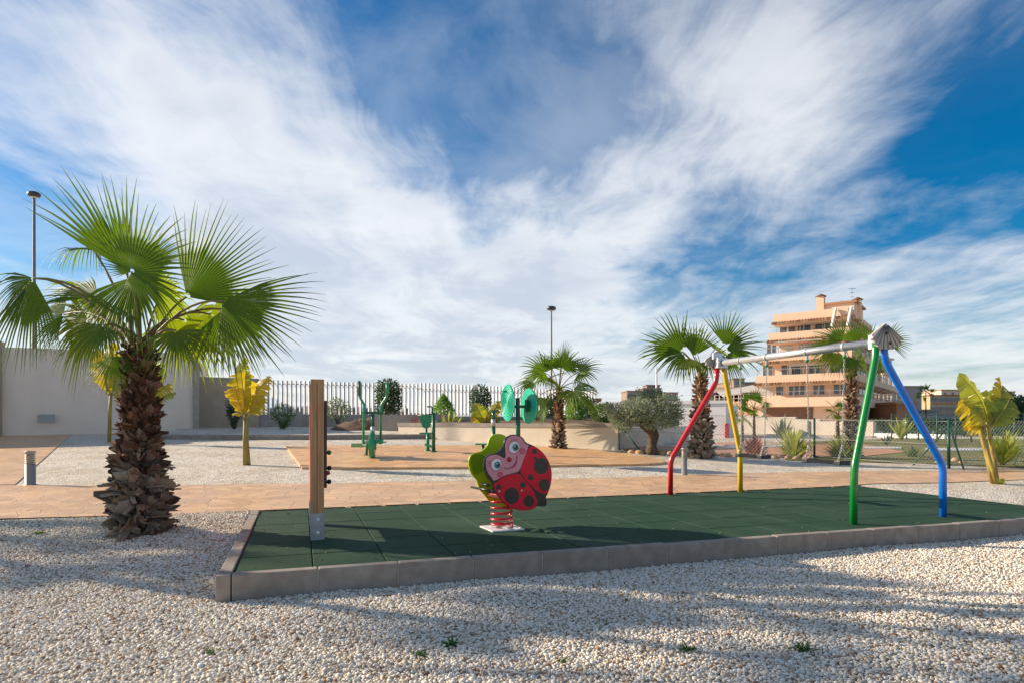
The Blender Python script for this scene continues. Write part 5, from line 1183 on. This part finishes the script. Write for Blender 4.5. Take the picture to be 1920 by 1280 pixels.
def block(name, lab, px0, px1, top, Y, dep, m, rows, cols, ww=.9, wh=1.1, roofm=None, group=None, cat='building', z0=-1, arch=False, slope=0, floor=3.0, rowz=None, trim=None):
    a = P(px0, 800, Y); b = P(px1, 800, Y+slope); a.z = b.z = 0; zt = P(px0, top, Y).z; d = (b-a).normalized(); n = V((-d.y, d.x, 0)); 
    t = thing(name, lab, cat, V(((a.x+b.x)/2, (a.y+b.y)/2, 0)), group); mb = MB(); mb.prism([p+UP*z0 for p in (a, b, b+n*dep, a+n*dep)], UP*(zt-z0)); mb.build('wall', m, t)
    mb = MB(); e = .35; mb.prism([p+UP*zt for p in (a-d*e-n*e, b+d*e-n*e, b+d*e+n*(dep+e), a-d*e+n*(dep+e))], UP*.3); mb.build('roof', roofm or m, t)
    L_ = (b-a).length
    for r in range(rows):
        z = zt-1.5-r*floor
        if trim: mb = MB(); mb.prism([p+UP*(z-wh/2-.5) for p in (a-n*.25, b-n*.25, b+n*.1, a+n*.1)], UP*.3); mb.build('ledge', trim, t)
        for c in range(cols): p = a+d*L_*(c+.5)/cols+UP*z-n*.04; win(t, p, d, -n, ww, wh, None, 0)
    return t
M_br = mat('brown facade', (.30,.22,.18), (.25,.18,.15), scale=.5, rough=.9); M_brick = mat('brick orange', (.52,.26,.14), (.46,.22,.12), scale=1, rough=.9); M_och = mat('ochre facade', (.50,.38,.22), (.42,.31,.18), scale=.4, rough=.9); M_gry = mat('grey facade', (.33,.31,.30), (.28,.26,.25), scale=.4, rough=.9); M_roofr = mat('brown roof', (.26,.15,.09), rough=.9)
block('brown_tower', 'distant brown flat block behind the olive tree, lower left wing', 1176,1206,733,260,14,M_br,3,3,2,1.6,group='distant brown blocks')
block('brown_tower', 'distant brown block behind the olive tree, tallest part with the roof box', 1206,1240,728,262,14,M_br,3,3,2,1.6,group='distant brown blocks')
block('brown_tower', 'small roof top cabin over the distant brown block behind the olive', 1213,1237,722,268,8,M_br,1,3,2,1.0,group='distant brown blocks')
block('brown_tower', 'distant brown block behind the olive tree, lower right wing', 1240,1271,736,258,14,M_br,3,3,2,1.6,group='distant brown blocks')
block('brown_tower', 'distant brown tower between the yellow leg and the apartment block', 1376,1396,710,240,12,M_br,3,2,2,1.6,group='distant brown blocks')
block('brown_tower', 'distant wide brown block just left of the apartment block', 1361,1424,717,245,12,M_br,3,5,2,1.6,group='distant brown blocks')
block('beach_bar', 'white low restaurant with a pale awning left of the apartment block', 1338,1424,729,110,10,M_white,1,6,3.2,2.0,roofm=M_curt,cat='restaurant')
def awn():
    a = P(1345,735,106); b = P(1412,722,106); mb = MB(); mb.prism([a, b, b-UP*.9+V((0,-3,0)), a-UP*.9+V((0,-3,0))], UP*.1)
    tag(mb.build('sun_awning', M_curt), 'pale sloping awning in front of the white restaurant', 'awning')
    mb = MB()
    for z in (.0,.5): mb.beam(P(1340,747,90)+UP*z, P(1412,745,90)+UP*z, .1, .08)
    for i in range(9): p = P(1340+9*i,747,90); mb.beam(p-UP*.6, p+UP*.5, .08, .08)
    tag(mb.build('terrace_railing', M_fr), 'white railing of the terrace left of the apartment block', 'railing')
    mb = MB(); wallseg(mb, P(1338,800,91), P(1420,800,91), -1, P(1340,752,91).z, 1.0); tag(mb.build('terrace_wall', M_orl), 'orange terrace wall left of the apartment block', 'wall')
awn()
block('orange_block', 'narrow sunlit orange balcony block behind the blue swing leg', 1655,1672,672,112,18,M_orl,5,1,1.2,1.5,slope=3,trim=M_or,floor=3.3)
block('grey_block', 'tall grey windowless facade right of the blue swing leg, nearer part', 1672,1700,728,125,26,M_gry,4,2,1.3,1.3,slope=22,roofm=M_gry,group='grey blocks right of the blue leg')
block('grey_block', 'plain grey block right of the blue leg, the larger flat end wall', 1696,1728,725,150,24,M_gry,0,0,roofm=M_gry,group='grey blocks right of the blue leg')
block('brick_hut', 'small brick coloured block below the grey facade by the blue leg', 1681,1715,757,84,8,M_brick,0,0)
def villa():
    block('ochre_villa', 'long ochre terraced villa with arched loggias left of the big banana plant', 1744,1836,741,232,20,M_och,4,9,2.2,1.7,roofm=M_roofr,trim=M_brick,floor=3.3)
    block('villa_annex', 'pale villa with tiled roof rising behind the ochre terraced villa', 1765,1835,731,262,14,M_orl,1,5,1.2,1.4,roofm=M_tile)
    block('white_house', 'small white house below the ochre villa near the blue leg', 1722,1760,770,110,10,M_gry,1,3,1.2,1.2)
    block('white_house', 'pale house on the hillside at the far right edge, upper one', 1866,1900,735,170,10,M_orl,2,4,1.4,1.4,roofm=M_roofr)
    block('white_house', 'white house among the trees at the far right edge, lower one', 1896,1925,748,135,10,M_white,2,3,1.2,1.4,roofm=M_roofr)
    block('grey_villa', 'grey walled villa base with windows under the ochre villa', 1750,1812,775,128,10,M_gry,1,6,1.4,1.4)
    block('gabled_house', 'low beige house with a brown tiled roof behind the middle palm', 1088,1120,752,60,8,M_beige,0,0,roofm=M_roofr)
villa()
def far_trees():
    k = 0
    for px, w, tp, Y, m, lab in ((1775,46,786,75,L_dark,'dark shrubbery below the ochre villa, left clump'),(1822,40,780,80,L_dark,'dark trees under the ochre villa behind the banana plant, left one'),(1885,70,736,85,L_dark,'broad dark tree on the right slope behind the banana plant'),(1915,60,742,78,L_dark,'dark tree crowding the far right edge of the photo'),(1868,44,756,92,L_mid,'mid green tree just right of the banana leaves'),
        (1736,36,784,70,L_dark,'dark conifer like bush beside the blue leg'),(1655,60,786,60,L_dark,'dark hedge mass behind the low white wall'),(1710,44,783,62,L_dark,'dark hedge clump behind the blue leg knee'),(1790,54,806,45,L_dark,'dense green bushes along the back of the lawn, left of the banana'),(1840,50,806,43,L_mid,'dense green bushes along the back of the lawn, straight behind the banana'),(1895,56,798,42,L_dark,'dense green bushes along the back of the lawn, right of the banana'),(1938,50,795,41,L_dark,'dark bushes at the right end of the lawn'),(1850,60,786,60,L_dark,'dark mass of trees behind the banana stalks')):
        k += 1; b = P(px, 830, Y); s = Y/F; b.z = -.3; top = P(px, tp, Y).z
        shrub(b, w*s*1.15, top-b.z, 2600, max(.16, w*s*.075), m, lab, 40+k, 'ball', .6, group='trees and hedges beyond the lawn', cat='tree', z0=.1, stems=3, clump=.35, name='leafy_tree')
    rnd = random.Random(9); mb = MB()
    for i in range(9000):
        x = rnd.uniform(20, 52); y = rnd.uniform(38.5, 44); px = x/y
        if px < .53: continue
        h = rnd.uniform(.0,.75); a = rnd.uniform(0,6.28); d = V((math.cos(a), math.sin(a), rnd.uniform(-.2,1))).normalized()*.22; q = V((x,y,h)); sd2 = V((-math.sin(a),math.cos(a),.3))*.06
        mb.add([q, q+d*.5+sd2, q+d, q+d*.5-sd2], [(0,1,2),(0,2,3)])
    tag(mb.build('hedge_undergrowth', L_dark), kind='stuff')
far_trees()
def hill():
    mb = MB(); n = 30; vs_ = []
    for j in range(10):
        for i in range(n):
            x = 60+i*10; y = 95+j*22; z = -1.0+2.5*ss(70,240,x+ (y-95)*.3)*ss(85,190,y)+1.4*noise.noise(V((x*.03,y*.03,0))); vs_.append((x, y, z))
    mb.add(vs_, [(j*n+i, j*n+i+1, (j+1)*n+i+1, (j+1)*n+i) for j in range(9) for i in range(n-1)], 0, True)
    tag(mb.build('hillside', mat('scrub hillside', (.10,.12,.05), (.20,.17,.10), scale=.15, rough=1), None), kind='structure')
hill()
def hangar():   # low white domed building glimpsed through the slats
    Y = 120; t = thing('white_hall', 'low white building with a curved roof glimpsed through the left slats', 'building', P(590,790,Y)); mb = MB(); pts = []
    for k in range(15):
        px = 500+k*20; yy = 760+ (abs(k-5)/9)**2*14; pts.append(P(px, yy, Y))
    base = [P(780,800,Y), P(500,800,Y)]; mb.prism(pts+base, V((0,12,0))); mb.build('wall', M_white, t)
    mb = MB()
    for k in range(11): p = P(512+k*25, 770, Y-.1); mb.obox(p, V((.55,0,0)), V((0,.05,0)), UP*.55)
    mb.build('window_band', M_win, t)
hangar()
